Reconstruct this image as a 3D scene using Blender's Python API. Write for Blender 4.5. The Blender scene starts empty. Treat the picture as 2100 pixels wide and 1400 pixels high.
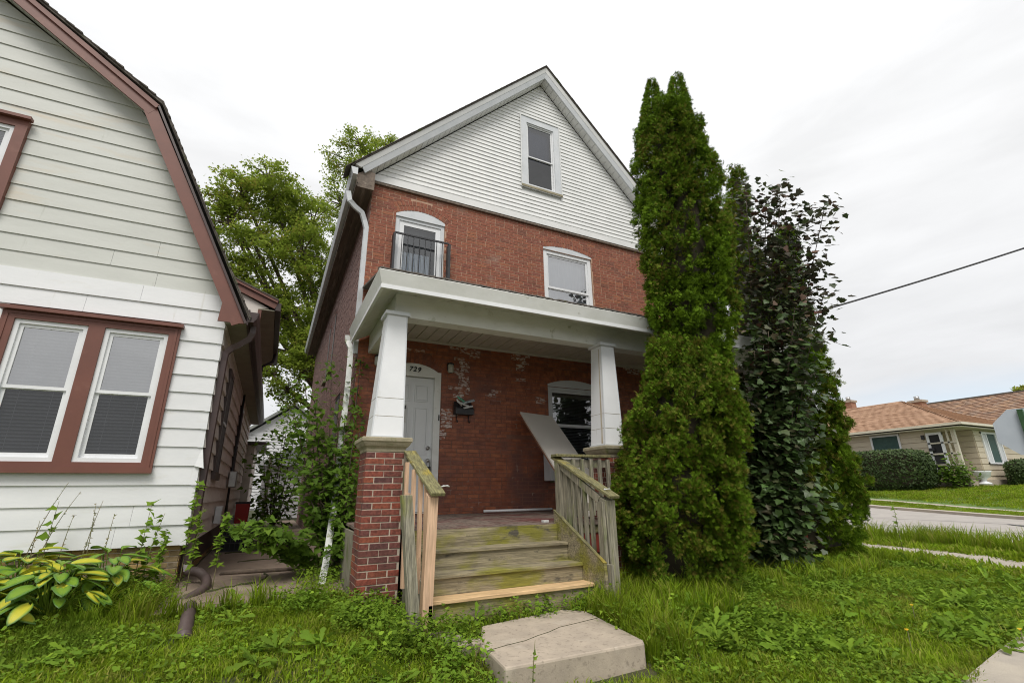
import bpy, math, random
import numpy as np
from mathutils import Vector, Matrix
rnd = random.Random(7)
R = np.random.RandomState(11)
scene = bpy.context.scene
COL = scene.collection
# ---------------------------------------------------------------- camera
EYE = np.array([0.0, 0.0, 1.25])
F_PX, YAW, PITCH, ROLL = 963.3, math.radians(-26.55), math.radians(17.63), math.radians(-0.78)
cy, sy, cp, sp, cr, sr = math.cos(YAW), math.sin(YAW), math.cos(PITCH), math.sin(PITCH), math.cos(ROLL), math.sin(ROLL)
fwd = np.array([-sy*cp, cy*cp, sp]); right = np.array([cy, sy, 0.0]); up = np.cross(right, fwd)
cam_r = cr*right + sr*up; cam_u = -sr*right + cr*up
cam = bpy.data.cameras.new("camera"); camo = bpy.data.objects.new("camera", cam); COL.objects.link(camo)
camo.matrix_world = Matrix(((cam_r[0], cam_u[0], -fwd[0], EYE[0]), (cam_r[1], cam_u[1], -fwd[1], EYE[1]), (cam_r[2], cam_u[2], -fwd[2], EYE[2]), (0, 0, 0, 1)))
cam.sensor_width = 36.0; cam.lens = 36.0*F_PX/2100.0; cam.clip_end = 2000; cam.clip_start = 0.05
scene.camera = camo
# ---------------------------------------------------------------- world: overcast sky with a thin spot low on the right
SUN_EL, SUN_AZ = math.radians(56), math.radians(205)      # azimuth measured clockwise from +Y
world = bpy.data.worlds.new("World"); scene.world = world; world.use_nodes = True
wn, wl = world.node_tree.nodes, world.node_tree.links
wn.clear()
def WN(t, **k):
    n = wn.new(t)
    for a, b in k.items(): setattr(n, a, b)
    return n
out = WN("ShaderNodeOutputWorld"); sky = WN("ShaderNodeTexSky", sky_type='NISHITA', sun_disc=False, sun_elevation=SUN_EL, sun_rotation=SUN_AZ)
bg_sky = WN("ShaderNodeBackground"); bg_sky.inputs[1].default_value = 0.12; wl.new(sky.outputs[0], bg_sky.inputs[0])
tc = WN("ShaderNodeTexCoord"); sep = WN("ShaderNodeSeparateXYZ"); wl.new(tc.outputs["Generated"], sep.inputs[0])
mp = WN("ShaderNodeMapping"); mp.inputs["Scale"].default_value = (1.6, 1.6, 6.5); mp.inputs["Rotation"].default_value = (0.12, 0.1, 0.3); wl.new(tc.outputs["Generated"], mp.inputs[0])
n1 = WN("ShaderNodeTexNoise"); n1.inputs["Scale"].default_value = 2.1; n1.inputs["Detail"].default_value = 6; n1.inputs["Roughness"].default_value = 0.55; n1.inputs["Distortion"].default_value = 0.3
wl.new(mp.outputs[0], n1.inputs["Vector"])
elev = WN("ShaderNodeMapRange"); elev.inputs["From Min"].default_value = 0.0; elev.inputs["From Max"].default_value = 1.0; elev.clamp = True
wl.new(sep.outputs[2], elev.inputs["Value"])
er = WN("ShaderNodeValToRGB"); wl.new(elev.outputs[0], er.inputs[0])
er.color_ramp.elements[0].position = 0.0; er.color_ramp.elements[0].color = (0.475, 0.485, 0.50, 1)
er.color_ramp.elements[1].position = 1.0; er.color_ramp.elements[1].color = (0.76, 0.765, 0.775, 1)
e = er.color_ramp.elements.new(0.22); e.color = (0.515, 0.52, 0.53, 1)
e = er.color_ramp.elements.new(0.5); e.color = (0.56, 0.563, 0.568, 1)
nr = WN("ShaderNodeMapRange"); nr.inputs["From Min"].default_value = 0.34; nr.inputs["From Max"].default_value = 0.66; nr.inputs["To Min"].default_value = 0.93; nr.inputs["To Max"].default_value = 1.05
wl.new(n1.outputs[0], nr.inputs["Value"])
mul = WN("ShaderNodeMix", data_type='RGBA', blend_type='MULTIPLY'); mul.inputs[0].default_value = 1.0
wl.new(er.outputs[0], mul.inputs[6]); wl.new(nr.outputs[0], mul.inputs[7])
bg_cloud = WN("ShaderNodeBackground"); bg_cloud.inputs[1].default_value = 1.0; wl.new(mul.outputs[2], bg_cloud.inputs[0])
# gap in the clouds near the horizon towards +X
dirv = np.array([0.925, 0.30, 0.115]); dirv = dirv/np.linalg.norm(dirv)
sub = WN("ShaderNodeVectorMath", operation='SUBTRACT'); sub.inputs[1].default_value = tuple(dirv); wl.new(tc.outputs["Generated"], sub.inputs[0])
scl = WN("ShaderNodeVectorMath", operation='MULTIPLY'); scl.inputs[1].default_value = (3.0, 3.0, 15.0); wl.new(sub.outputs[0], scl.inputs[0])
ln = WN("ShaderNodeVectorMath", operation='LENGTH'); wl.new(scl.outputs[0], ln.inputs[0])
gp = WN("ShaderNodeMath", operation='ADD'); wl.new(ln.outputs["Value"], gp.inputs[0]); wl.new(n1.outputs[0], gp.inputs[1])
gr = WN("ShaderNodeMapRange"); gr.inputs["From Min"].default_value = 0.5; gr.inputs["From Max"].default_value = 1.35; gr.inputs["To Min"].default_value = 0.6; gr.inputs["To Max"].default_value = 1.0
wl.new(gp.outputs[0], gr.inputs["Value"])
mixw = WN("ShaderNodeMixShader"); wl.new(gr.outputs[0], mixw.inputs[0]); wl.new(bg_sky.outputs[0], mixw.inputs[1]); wl.new(bg_cloud.outputs[0], mixw.inputs[2])
wl.new(mixw.outputs[0], out.inputs[0])
# ---------------------------------------------------------------- sun behind thin cloud
sl = bpy.data.lights.new("sun", 'SUN'); so = bpy.data.objects.new("sun", sl); COL.objects.link(so)
sl.energy = 1.5; sl.angle = math.radians(28); sl.color = (1.0, 0.96, 0.9)
sdir = Vector((math.sin(SUN_AZ)*math.cos(SUN_EL), math.cos(SUN_AZ)*math.cos(SUN_EL), math.sin(SUN_EL)))
so.rotation_euler = sdir.to_track_quat('Z', 'Y').to_euler(); so.location = sdir*50
scene.view_settings.view_transform = 'Standard'; scene.view_settings.look = 'None'
scene.view_settings.gamma = 1.0; scene.view_settings.use_curve_mapping = False; scene.view_settings.exposure = 0.74
try:
    scene.cycles.filter_width = 1.05; scene.cycles.max_bounces = 6; scene.cycles.transparent_max_bounces = 12; scene.cycles.diffuse_bounces = 3
except Exception: pass

# ---------------------------------------------------------------- helpers
def at(px, py, x=None, y=None, z=None):
    """a point of the photograph on a plane of the place"""
    d = cam_r*((px-1050)/F_PX) - cam_u*((py-700)/F_PX) + fwd
    t = (x-EYE[0])/d[0] if x is not None else (y-EYE[1])/d[1] if y is not None else (z-EYE[2])/d[2]
    return EYE + t*d
def tag(o, label=None, cat=None, group=None, kind=None):
    if label: o['label'] = label
    if cat: o['category'] = cat
    if group: o['group'] = group
    if kind: o['kind'] = kind
    return o
def thing(name, label, cat, loc=(0, 0, 0), group=None):
    o = bpy.data.objects.new(name, None); COL.objects.link(o); o.location = loc; o.empty_display_size = 0.2
    return tag(o, label, cat, group)
def link(name, me, mat, parent=None, loc=None):
    o = bpy.data.objects.new(name, me)
    if mat is not None and not me.materials: me.materials.append(mat)
    COL.objects.link(o)
    if parent is not None:
        o.parent = parent
        pw = parent_world(parent)
        o.location = -pw if loc is None else Vector(loc)-pw
    elif loc is not None: o.location = loc
    return o
def parent_world(p):
    v = Vector((0, 0, 0))
    while p is not None: v += Vector(p.location); p = p.parent
    return v
class MB:
    def __init__(s): s.v = []; s.f = []; s.t = []; s.s = []; s.stain = []
    def add(s, vs, fs, tint=0.0, smooth=False, stain=0.0):
        b = len(s.v); s.v.extend([tuple(map(float, p)) for p in vs])
        for f in fs: s.f.append([b+i for i in f]); s.t.append(tint); s.s.append(smooth); s.stain.append(stain)
        return s
    def box(s, x0, x1, y0, y1, z0, z1, tint=0.0, stain=0.0):
        v = [(x0,y0,z0),(x1,y0,z0),(x1,y1,z0),(x0,y1,z0),(x0,y0,z1),(x1,y0,z1),(x1,y1,z1),(x0,y1,z1)]
        return s.add(v, [(0,3,2,1),(4,5,6,7),(0,1,5,4),(1,2,6,5),(2,3,7,6),(3,0,4,7)], tint, stain=stain)
    def hexa(s, bot, top, tint=0.0):
        return s.add(list(bot)+list(top), [(3,2,1,0),(4,5,6,7),(0,1,5,4),(1,2,6,5),(2,3,7,6),(3,0,4,7)], tint)
    def beam(s, a, b, w, h, upv=(0, 0, 1), tint=0.0):
        """box from a to b, width w sideways, height h along upv"""
        a, b = Vector(a), Vector(b); d = (b-a).normalized(); u = Vector(upv); sd = d.cross(u).normalized(); u = sd.cross(d).normalized()
        q = [(-1,-1),(1,-1),(1,1),(-1,1)]
        return s.hexa([a+sd*(w/2*i)+u*(h/2*j) for i, j in q], [b+sd*(w/2*i)+u*(h/2*j) for i, j in q], tint)
    def prism(s, poly, axis, a, c, tint=0.0):
        """2-D polygon extruded along axis ('x','y','z') from a to c"""
        def m(p, q):
            return (q, p[0], p[1]) if axis == 'x' else (p[0], q, p[1]) if axis == 'y' else (p[0], p[1], q)
        n = len(poly); vs = [m(p, a) for p in poly]+[m(p, c) for p in poly]
        fs = [tuple(range(n))[::-1], tuple(range(n, 2*n))]+[(i, (i+1) % n, n+(i+1) % n, n+i) for i in range(n)]
        return s.add(vs, fs, tint)
    def tube(s, pts, r, n=8, cap=True, tint=0.0, flat=None):
        pts = [Vector(p) for p in pts]; rs = r if hasattr(r, '__len__') else [r]*len(pts)
        d0 = (pts[1]-pts[0]).normalized(); u = Vector((0, 0, 1)) if abs(d0.z) < .9 else Vector((0, 1, 0))
        rings = []
        for i, p in enumerate(pts):
            d = ((pts[min(i+1, len(pts)-1)]-pts[i]).normalized()+(pts[i]-pts[max(i-1, 0)]).normalized()).normalized()
            sd = d.cross(u).normalized(); u = sd.cross(d).normalized()
            if flat: rings.append([p+sd*(a*flat[0])+u*(b*flat[1]) for a, b in ((-.5,-.5),(.5,-.5),(.5,.5),(-.5,.5))])
            else: rings.append([p+sd*(math.cos(2*math.pi*k/n)*rs[i])+u*(math.sin(2*math.pi*k/n)*rs[i]) for k in range(n)])
        m = len(rings[0]); vs = [q for g in rings for q in g]
        fs = [(i*m+k, i*m+(k+1) % m, (i+1)*m+(k+1) % m, (i+1)*m+k) for i in range(len(pts)-1) for k in range(m)]
        if cap: fs += [tuple(range(m))[::-1], tuple(range((len(pts)-1)*m, len(pts)*m))]
        return s.add(vs, fs, tint, smooth=not flat)
    def sphere(s, c, r, n=10, m=6, tint=0.0):
        c = Vector(c); r = r if hasattr(r, '__len__') else (r, r, r)
        vs = [c+Vector((0, 0, -r[2]))]
        for i in range(1, m):
            a = -math.pi/2+math.pi*i/m
            for k in range(n): vs.append(c+Vector((math.cos(a)*math.cos(2*math.pi*k/n)*r[0], math.cos(a)*math.sin(2*math.pi*k/n)*r[1], math.sin(a)*r[2])))
        vs.append(c+Vector((0, 0, r[2]))); L = len(vs)-1
        fs = [(0, 1+(k+1) % n, 1+k) for k in range(n)]
        fs += [(1+i*n+k, 1+i*n+(k+1) % n, 1+(i+1)*n+(k+1) % n, 1+(i+1)*n+k) for i in range(m-2) for k in range(n)]
        fs += [(1+(m-2)*n+k, 1+(m-2)*n+(k+1) % n, L) for k in range(n)]
        return s.add(vs, fs, tint, smooth=True)
    def lathe(s, c, prof, n=20, tint=0.0):
        vs = [(c[0]+r*math.cos(2*math.pi*k/n), c[1]+r*math.sin(2*math.pi*k/n), c[2]+z) for r, z in prof for k in range(n)]
        fs = [(i*n+k, i*n+(k+1) % n, (i+1)*n+(k+1) % n, (i+1)*n+k) for i in range(len(prof)-1) for k in range(n)]
        fs.append(tuple(range((len(prof)-1)*n, len(prof)*n)))
        return s.add(vs, fs, tint, smooth=True)
    def mesh(s, name):
        me = bpy.data.meshes.new(name); me.from_pydata(s.v, [], s.f)
        if any(s.t): a = me.attributes.new("tint", 'FLOAT', 'FACE'); a.data.foreach_set("value", s.t)
        if any(s.stain): a = me.attributes.new("stain", 'FLOAT', 'FACE'); a.data.foreach_set("value", s.stain)
        if any(s.s): me.polygons.foreach_set("use_smooth", s.s)
        me.update(); return me
    def build(s, name, mat, parent=None, label=None, kind=None, bevel=0):
        o = link(name, s.mesh(name), mat, parent)
        if bevel:
            b = o.modifiers.new("bevel", 'BEVEL'); b.width = bevel; b.segments = 2; b.limit_method = 'ANGLE'
        return tag(o, label, kind=kind)
def npmesh(name, V, F, mat, parent=None, tint=None, smooth=False):
    me = bpy.data.meshes.new(name); n, k = F.shape
    me.vertices.add(len(V)); me.vertices.foreach_set("co", V.astype(np.float32).ravel())
    me.loops.add(n*k); me.loops.foreach_set("vertex_index", F.astype(np.int32).ravel())
    me.polygons.add(n); me.polygons.foreach_set("loop_start", (np.arange(n)*k).astype(np.int32)); me.polygons.foreach_set("loop_total", np.full(n, k, np.int32))
    if smooth: me.polygons.foreach_set("use_smooth", np.ones(n, bool))
    if tint is not None:
        a = me.attributes.new("tint", 'FLOAT', 'FACE'); a.data.foreach_set("value", tint.astype(np.float32))
    me.update(calc_edges=True); me.validate()
    return link(name, me, mat, parent)
def scatter(tv, tf, pos, nrm, fw, scale):
    """copies of a small template: z of the template along nrm, y along fw"""
    nrm = nrm/np.linalg.norm(nrm, axis=1)[:, None]
    sd = np.cross(fw, nrm); sd /= (np.linalg.norm(sd, axis=1)[:, None]+1e-9); fw = np.cross(nrm, sd)
    M = np.stack([sd, fw, nrm], axis=2)*np.asarray(scale).reshape(-1, 1, 1)
    V = np.einsum('nij,kj->nki', M, tv)+pos[:, None, :]
    F = tf[None]+(np.arange(len(pos))*len(tv))[:, None, None]
    return V.reshape(-1, 3), F.reshape(-1, tf.shape[1])
def unit(n, rs=R):
    v = rs.normal(size=(n, 3)); return v/np.linalg.norm(v, axis=1)[:, None]

# ---------------------------------------------------------------- materials
def mat(name, c1, c2=None, scale=3.0, stretch=(1, 1, 1), rough=0.7, bump=0.0, bscale=None, patches=(), tint=None, spec=0.5, detail=5, metal=0.0, leaf=0.0, lo=0.35, hi=0.65, stain=None, grain=None):
    m = bpy.data.materials.new(name); m.use_nodes = True; nt = m.node_tree; N, L = nt.nodes, nt.links; N.clear()
    o = N.new("ShaderNodeOutputMaterial"); b = N.new("ShaderNodeBsdfPrincipled"); L.new(b.outputs[0], o.inputs[0])
    b.inputs["Roughness"].default_value = rough; b.inputs["Metallic"].default_value = metal; b.inputs["Specular IOR Level"].default_value = spec
    g = N.new("ShaderNodeNewGeometry")
    def noise(sc, st, det=detail, off=0):
        mm = N.new("ShaderNodeMapping"); mm.inputs["Scale"].default_value = tuple(sc*q for q in st); mm.inputs["Location"].default_value = (off, off*1.7, off*.6)
        L.new(g.outputs["Position"], mm.inputs[0]); n = N.new("ShaderNodeTexNoise"); n.inputs["Scale"].default_value = 1.0; n.inputs["Detail"].default_value = det; n.inputs["Roughness"].default_value = 0.6
        L.new(mm.outputs[0], n.inputs["Vector"]); return n.outputs[0]
    def ramp(src, lo, hi):
        r = N.new("ShaderNodeMapRange"); r.inputs["From Min"].default_value = lo; r.inputs["From Max"].default_value = hi; L.new(src, r.inputs["Value"]); return r.outputs[0]
    def mix(fac, a, bb, mode='MIX'):
        x = N.new("ShaderNodeMix"); x.data_type = 'RGBA'; x.blend_type = mode; x.clamp_factor = True
        if isinstance(fac, (int, float)): x.inputs[0].default_value = fac
        else: L.new(fac, x.inputs[0])
        for i, q in ((6, a), (7, bb)):
            if isinstance(q, (tuple, list)): x.inputs[i].default_value = (*q, 1)
            else: L.new(q, x.inputs[i])
        return x.outputs[2]
    if tint:      # list of colours picked by the face attribute plus a random value per object
        at_ = N.new("ShaderNodeAttribute"); at_.attribute_name = "tint"; oi = N.new("ShaderNodeObjectInfo")
        ad = N.new("ShaderNodeMath"); ad.operation = 'ADD'; L.new(at_.outputs["Fac"], ad.inputs[0]); L.new(oi.outputs["Random"], ad.inputs[1])
        fr = N.new("ShaderNodeMath"); fr.operation = 'FRACT'; L.new(ad.outputs[0], fr.inputs[0])
        cr_ = N.new("ShaderNodeValToRGB"); L.new(fr.outputs[0], cr_.inputs[0]); els = cr_.color_ramp.elements
        els[0].color = (*tint[0], 1); els[1].color = (*tint[-1], 1)
        for i, c in enumerate(tint[1:-1]): q = els.new((i+1)/(len(tint)-1)); q.color = (*c, 1)
        col = cr_.outputs[0]
        if c1: col = mix(ramp(noise(scale, stretch), lo, hi), col, mix(1.0, col, c1, 'MULTIPLY'))
    else:
        col = mix(ramp(noise(scale, stretch), lo, hi), c1, c2 or c1)
    for i, (pc, psc, pst, plo, phi) in enumerate(patches):
        col = mix(ramp(noise(psc, pst, 6, 13.3*(i+1)), plo, phi), col, pc)
    if stain:
        sa = N.new("ShaderNodeAttribute"); sa.attribute_name = "stain"; ns = noise(20, (.8, 1, 1.8), 7, 3.1)
        mm = N.new("ShaderNodeMath"); mm.operation = 'MULTIPLY'; L.new(sa.outputs["Fac"], mm.inputs[0]); L.new(ramp(ns, .47, .55), mm.inputs[1]); col = mix(mm.outputs[0], col, stain)
    if grain:
        gm = N.new("ShaderNodeMapRange"); gm.inputs["From Min"].default_value = .38; gm.inputs["From Max"].default_value = .64; gm.inputs["To Min"].default_value = grain[2]; gm.inputs["To Max"].default_value = 1.12; L.new(noise(grain[0], grain[1], 6, 21), gm.inputs["Value"]); gc = N.new("ShaderNodeCombineColor")
        for i_ in range(3): L.new(gm.outputs[0], gc.inputs[i_])
        col = mix(1.0, col, gc.outputs[0], 'MULTIPLY')
    L.new(col, b.inputs["Base Color"])
    if bump:
        bp = N.new("ShaderNodeBump"); bp.inputs["Strength"].default_value = 1.0; bp.inputs["Distance"].default_value = bump
        L.new(noise(bscale or scale*6, stretch, 4, 5), bp.inputs["Height"]); L.new(bp.outputs[0], b.inputs["Normal"])
    if leaf:
        tr = N.new("ShaderNodeBsdfTranslucent"); L.new(col, tr.inputs[0]); ms = N.new("ShaderNodeMixShader"); ms.inputs[0].default_value = leaf
        L.new(b.outputs[0], ms.inputs[1]); L.new(tr.outputs[0], ms.inputs[2]); L.new(ms.outputs[0], o.inputs[0])
    return m
def glass(name, tintc=(.9, .93, .95), refl=0.10):
    m = bpy.data.materials.new(name); m.use_nodes = True; nt = m.node_tree; N, L = nt.nodes, nt.links; N.clear()
    o = N.new("ShaderNodeOutputMaterial"); t = N.new("ShaderNodeBsdfTransparent"); t.inputs[0].default_value = (*tintc, 1)
    gl = N.new("ShaderNodeBsdfGlossy"); gl.inputs["Roughness"].default_value = 0.015
    fr = N.new("ShaderNodeFresnel"); fr.inputs[0].default_value = 1.5; ad = N.new("ShaderNodeMath"); ad.operation = 'ADD'; ad.inputs[1].default_value = refl; L.new(fr.outputs[0], ad.inputs[0])
    g = N.new("ShaderNodeNewGeometry"); nz = N.new("ShaderNodeTexNoise"); nz.inputs["Scale"].default_value = 1.3; L.new(g.outputs["Position"], nz.inputs["Vector"])
    bp = N.new("ShaderNodeBump"); bp.inputs["Distance"].default_value = 0.02; bp.inputs["Strength"].default_value = .5; L.new(nz.outputs[0], bp.inputs["Height"]); L.new(bp.outputs[0], gl.inputs["Normal"])
    ms = N.new("ShaderNodeMixShader"); L.new(ad.outputs[0], ms.inputs[0]); L.new(t.outputs[0], ms.inputs[1]); L.new(gl.outputs[0], ms.inputs[2]); L.new(ms.outputs[0], o.inputs[0]); return m
M = {}
BR_UP = [(.32,.11,.065), (.285,.095,.058), (.34,.12,.068), (.26,.09,.06), (.33,.115,.065), (.30,.10,.06), (.37,.14,.072), (.22,.085,.055), (.32,.11,.065)]
M['brick'] = mat('facade_brick', (.62,.58,.56), scale=22, rough=.85, bump=.004, bscale=90, tint=BR_UP, patches=[((.25,.155,.12), 1.1, (1,1,1.6), .62, .76)])
M['brick_low'] = mat('porch_brick', (.58,.5,.48), scale=9, rough=.5, bump=.003, bscale=70, tint=[(.38,.125,.055), (.33,.105,.05), (.42,.14,.058), (.36,.115,.053), (.24,.08,.045), (.38,.125,.055)], patches=[((.13,.05,.04), 1.1, (1,1,1), .50, .64)], stain=(.62,.56,.52))
M['brick_pier'] = mat('pier_brick', (.5,.45,.45), scale=30, rough=.8, bump=.004, bscale=110, tint=[(.30,.075,.045), (.15,.06,.052), (.34,.095,.045), (.24,.07,.048), (.13,.055,.05), (.32,.08,.045), (.18,.065,.055), (.30,.075,.045)])
M['brick_side'] = mat('painted_side_brick', (.7,.7,.7), scale=8, rough=.8, bump=.003, bscale=60, tint=[(.33,.20,.175), (.29,.17,.15), (.36,.22,.19), (.33,.20,.175)])
M['brick_orange'] = mat('orange_reveal_brick', (.7,.7,.7), scale=8, rough=.8, tint=[(.36,.10,.04), (.28,.08,.04), (.36,.10,.04)])
M['brick_tan'] = mat('tan_foundation_brick', (.6,.55,.5), scale=14, rough=.9, bump=.005, bscale=60, tint=[(.50,.34,.13), (.42,.30,.15), (.30,.25,.18), (.52,.36,.16), (.50,.34,.13)])
M['mortar'] = mat('mortar', (.50,.325,.23), (.38,.24,.165), 12, rough=.95)
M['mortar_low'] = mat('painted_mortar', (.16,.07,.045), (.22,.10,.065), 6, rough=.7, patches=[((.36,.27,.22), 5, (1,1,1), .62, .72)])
M['mortar_pier'] = mat('pier_mortar', (.56,.47,.38), (.44,.37,.30), 15, rough=.95)
M['mortar_side'] = mat('side_mortar', (.20,.11,.095), (.16,.09,.08), 10, rough=.9)
M['white'] = mat('white_vinyl', (.76,.76,.745), (.69,.695,.68), 2.2, rough=.5, bump=.0015, patches=[((.58,.58,.53), 1.5, (1,1,.5), .62, .8)])
M['white_trim'] = mat('white_aluminum_trim', (.63,.645,.66), (.55,.575,.595), 3, rough=.4, patches=[((.44,.44,.40), 2.5, (1,1,.4), .62, .78)])
M['white_clean'] = mat('white_painted_column', (.77,.78,.79), (.71,.72,.73), 2, rough=.4, patches=[((.56,.55,.50), 6, (1,1,.15), .66, .8)])
M['white_dirty'] = mat('dirty_porch_trim', (.79,.795,.77), (.70,.705,.665), 2.5, (1,1,2), rough=.55, patches=[((.36,.36,.26), 5, (1,1,1), .62, .76)])
M['rust'] = mat('rust_streak', (.44,.35,.24), (.56,.53,.46), 9, (3,3,.5), rough=.6)
M['soffit'] = mat('soffit_panel', (.66,.65,.59), (.56,.56,.50), 2, rough=.6, patches=[((.24,.24,.15), 4, (1,1,1), .62, .78)])
M['ceiling'] = mat('porch_ceiling', (.58,.54,.48), (.52,.48,.43), 3, rough=.6)
M['eave_dark'] = mat('weathered_eave_wood', (.20,.155,.12), (.12,.095,.075), 4, (4,.4,4), rough=.8, patches=[((.30,.25,.20), 3, (3,.5,3), .58, .7)])
M['shingle'] = mat('dark_shingles', (.07,.06,.05), (.12,.105,.09), 6, rough=.95, bump=.01, bscale=25, patches=[((.07,.09,.02), 3, (1,1,1), .58, .7)])
M['concrete_cap'] = mat('mossy_cast_stone', (.36,.31,.22), (.26,.235,.15), 7, rough=.9, bump=.006, bscale=45, patches=[((.15,.16,.06), 6, (1,1,1), .55, .7)])
M['moss_wood'] = mat('mossy_stair_board', (.34,.29,.18), (.25,.21,.135), 3, (.5,3,6), grain=(9, (.35,4,7), .55), rough=.85, bump=.004, bscale=22, patches=[((.23,.215,.035), 2.4, (.7,1,1.3), .45, .60), ((.09,.08,.06), 5, (.7,1,1.6), .60, .70)])
M['gray_wood'] = mat('weathered_gray_wood', (.33,.30,.225), (.23,.21,.155), 9, (3,3,.35), grain=(14, (5,5,.3), .5), rough=.85, bump=.003, bscale=40, patches=[((.20,.22,.09), 3, (2,2,1), .55, .68)])
M['cap_wood'] = mat('lichen_handrail_wood', (.25,.23,.10), (.18,.165,.08), 8, (3,.5,1), grain=(12, (5,.4,2), .5), rough=.85, bump=.003, bscale=40, patches=[((.33,.255,.035), 3, (1,1,1), .56, .68), ((.20,.21,.12), 6, (1,1,1), .6, .7)])
M['pine'] = mat('new_pine', (.70,.47,.31), (.61,.40,.26), 7, (4,4,.35), grain=(11, (5,5,.3), .75), rough=.6, bump=.0015, bscale=35)
M['pine_x'] = mat('new_pine_tread', (.72,.50,.27), (.60,.40,.21), 7, (.35,4,4), grain=(11, (.3,5,6), .7), rough=.6, bump=.0015, bscale=35)
M['old_post'] = mat('old_treated_post', (.34,.315,.24), (.24,.22,.155), 8, (4,4,.3), grain=(14, (5,5,.25), .5), rough=.85, bump=.004, bscale=35, patches=[((.22,.23,.06), 2.5, (2,2,.8), .5, .66)])
M['deck'] = mat('worn_deck_board', (.25,.19,.155), (.17,.13,.105), 5, (4,.4,1), grain=(10, (6,.4,1), .55), rough=.75, bump=.003, bscale=30, patches=[((.16,.05,.045), 1.2, (1,1.6,1), .48, .62)])
M['red_skirt'] = mat('red_painted_skirt', (.26,.04,.025), (.18,.03,.02), 5, rough=.6)
M['concrete'] = mat('concrete_step', (.43,.36,.28), (.34,.285,.225), 5, rough=.9, bump=.002, bscale=70, patches=[((.27,.225,.175), 26, (1,1,1), .56, .66), ((.47,.41,.33), 3, (1,1,1), .6, .75)])
M['path'] = mat('stained_concrete_path', (.25,.19,.145), (.18,.135,.10), 2, (1.5,.7,1), rough=.85, bump=.01, bscale=14, patches=[((.10,.075,.055), 2.4, (.7,2.5,1), .58, .70), ((.32,.26,.20), 1.3, (1,1,1), .6, .75)])
M['walk'] = mat('pale_sidewalk', (.42,.37,.30), (.35,.31,.26), 4, rough=.9, bump=.004, bscale=60)
M['road'] = mat('worn_gray_asphalt', (.37,.34,.31), (.32,.295,.27), 2, rough=.9, bump=.004, bscale=60, patches=[((.23,.21,.20), .8, (1,.4,1), .62, .75)])
M['tar'] = mat('tar_patch', (.08,.08,.09), (.12,.11,.11), 4, rough=.8)
M['door'] = mat('gray_door_paint', (.72,.735,.74), (.67,.685,.69), 2, rough=.4)
M['steel'] = mat('brushed_metal', (.45,.44,.42), (.35,.34,.33), 9, rough=.3, metal=.9)
M['black_metal'] = mat('black_iron', (.018,.018,.022), (.03,.03,.032), 9, rough=.5)
M['dark'] = mat('dark_interior', (.02,.02,.022), (.03,.03,.03), 2, rough=.9)
M['navy'] = mat('navy_curtain', (.035,.045,.09), (.055,.065,.12), 3, (3,1,.4), rough=.9)
M['charcoal'] = mat('charcoal_screen', (.085,.08,.08), (.055,.05,.05), 6, rough=.9)
M['sheer'] = mat('sheer_curtain', (.82,.88,.96), (.72,.79,.88), 14, (3,1,.25), rough=.9)
M['graycurt'] = mat('gray_curtain', (.15,.15,.155), (.12,.12,.125), 9, (3,1,.2), rough=.9)
M['blind'] = mat('venetian_blind', (.60,.62,.62), (.52,.54,.55), 2, rough=.5)
M['blind_dark'] = mat('shaded_blind_gap', (.10,.105,.105), (.13,.13,.13), 2, rough=.8)
M['glass'] = glass('window_glass'); M['screen_glass'] = glass('screened_glass', (.48,.49,.50), .06); M['glass_bright'] = glass('sky_lit_glass', (1, 1, 1), .42); M['glass_hi'] = glass('reflecting_glass', (.97,.98,1), .20)
M['lh_lower'] = mat('white_lap_siding', (.73,.735,.74), (.68,.69,.695), 1.5, (1,1,3), rough=.5, bump=.0012, bscale=12, patches=[((.62,.61,.56), 3, (.6,1,2), .62, .8), ((.60,.59,.55), 4, (2.5,1,.3), .66, .8)])
M['lh_upper'] = mat('faded_green_gray_siding', (.565,.575,.535), (.515,.525,.485), 1.3, (1,1,3), rough=.55, bump=.0012, bscale=12, patches=[((.55,.48,.37), 1.1, (.5,1,3), .57, .74), ((.40,.41,.36), 4, (2.5,1,.3), .66, .8)])
M['lh_side'] = mat('taupe_side_siding', (.76,.70,.64), (.66,.60,.55), 2, (1,.6,3), rough=.6, patches=[((.48,.42,.37), 3, (1,.5,2), .6, .75)])
M['brown'] = mat('red_brown_trim', (.17,.062,.042), (.145,.054,.037), 3, rough=.5, patches=[((.20,.085,.06), 5, (1,1,1), .6, .75)])
M['brown_dark'] = mat('dark_brown_gutter', (.062,.038,.034), (.05,.03,.028), 4, rough=.4)
M['brown_soffit'] = mat('tan_soffit', (.34,.32,.25), (.28,.265,.20), 3, rough=.7)
M['pipe_brown'] = mat('ribbed_drain_pipe', (.10,.072,.066), (.075,.052,.048), 6, rough=.5, patches=[((.2,.17,.14), 8, (1,1,1), .62, .75)])
M['pvc'] = mat('white_pipe', (.66,.67,.65), (.55,.56,.53), 6, rough=.5, patches=[((.3,.32,.2), 12, (1,1,1), .58, .66)])
M['panel'] = mat('warm_gray_board', (.62,.585,.53), (.57,.535,.485), 2, rough=.45)
M['panel_edge'] = mat('brown_board_edge', (.20,.09,.05), (.26,.13,.08), 8, rough=.7)
M['paper'] = mat('paper', (.62,.62,.60), (.54,.54,.52), 20, rough=.8)
M['paper_blue'] = mat('printed_flyer', (.16,.24,.30), (.55,.58,.56), 26, rough=.6)
M['paper_green'] = mat('green_flyer', (.12,.42,.28), (.2,.5,.34), 20, rough=.6)
M['ink'] = mat('black_numerals', (.015,.015,.015), (.02,.02,.02), 5, rough=.5)
M['lampglass'] = mat('milky_lamp_glass', (.46,.46,.40), (.38,.37,.32), 12, rough=.3)
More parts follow.
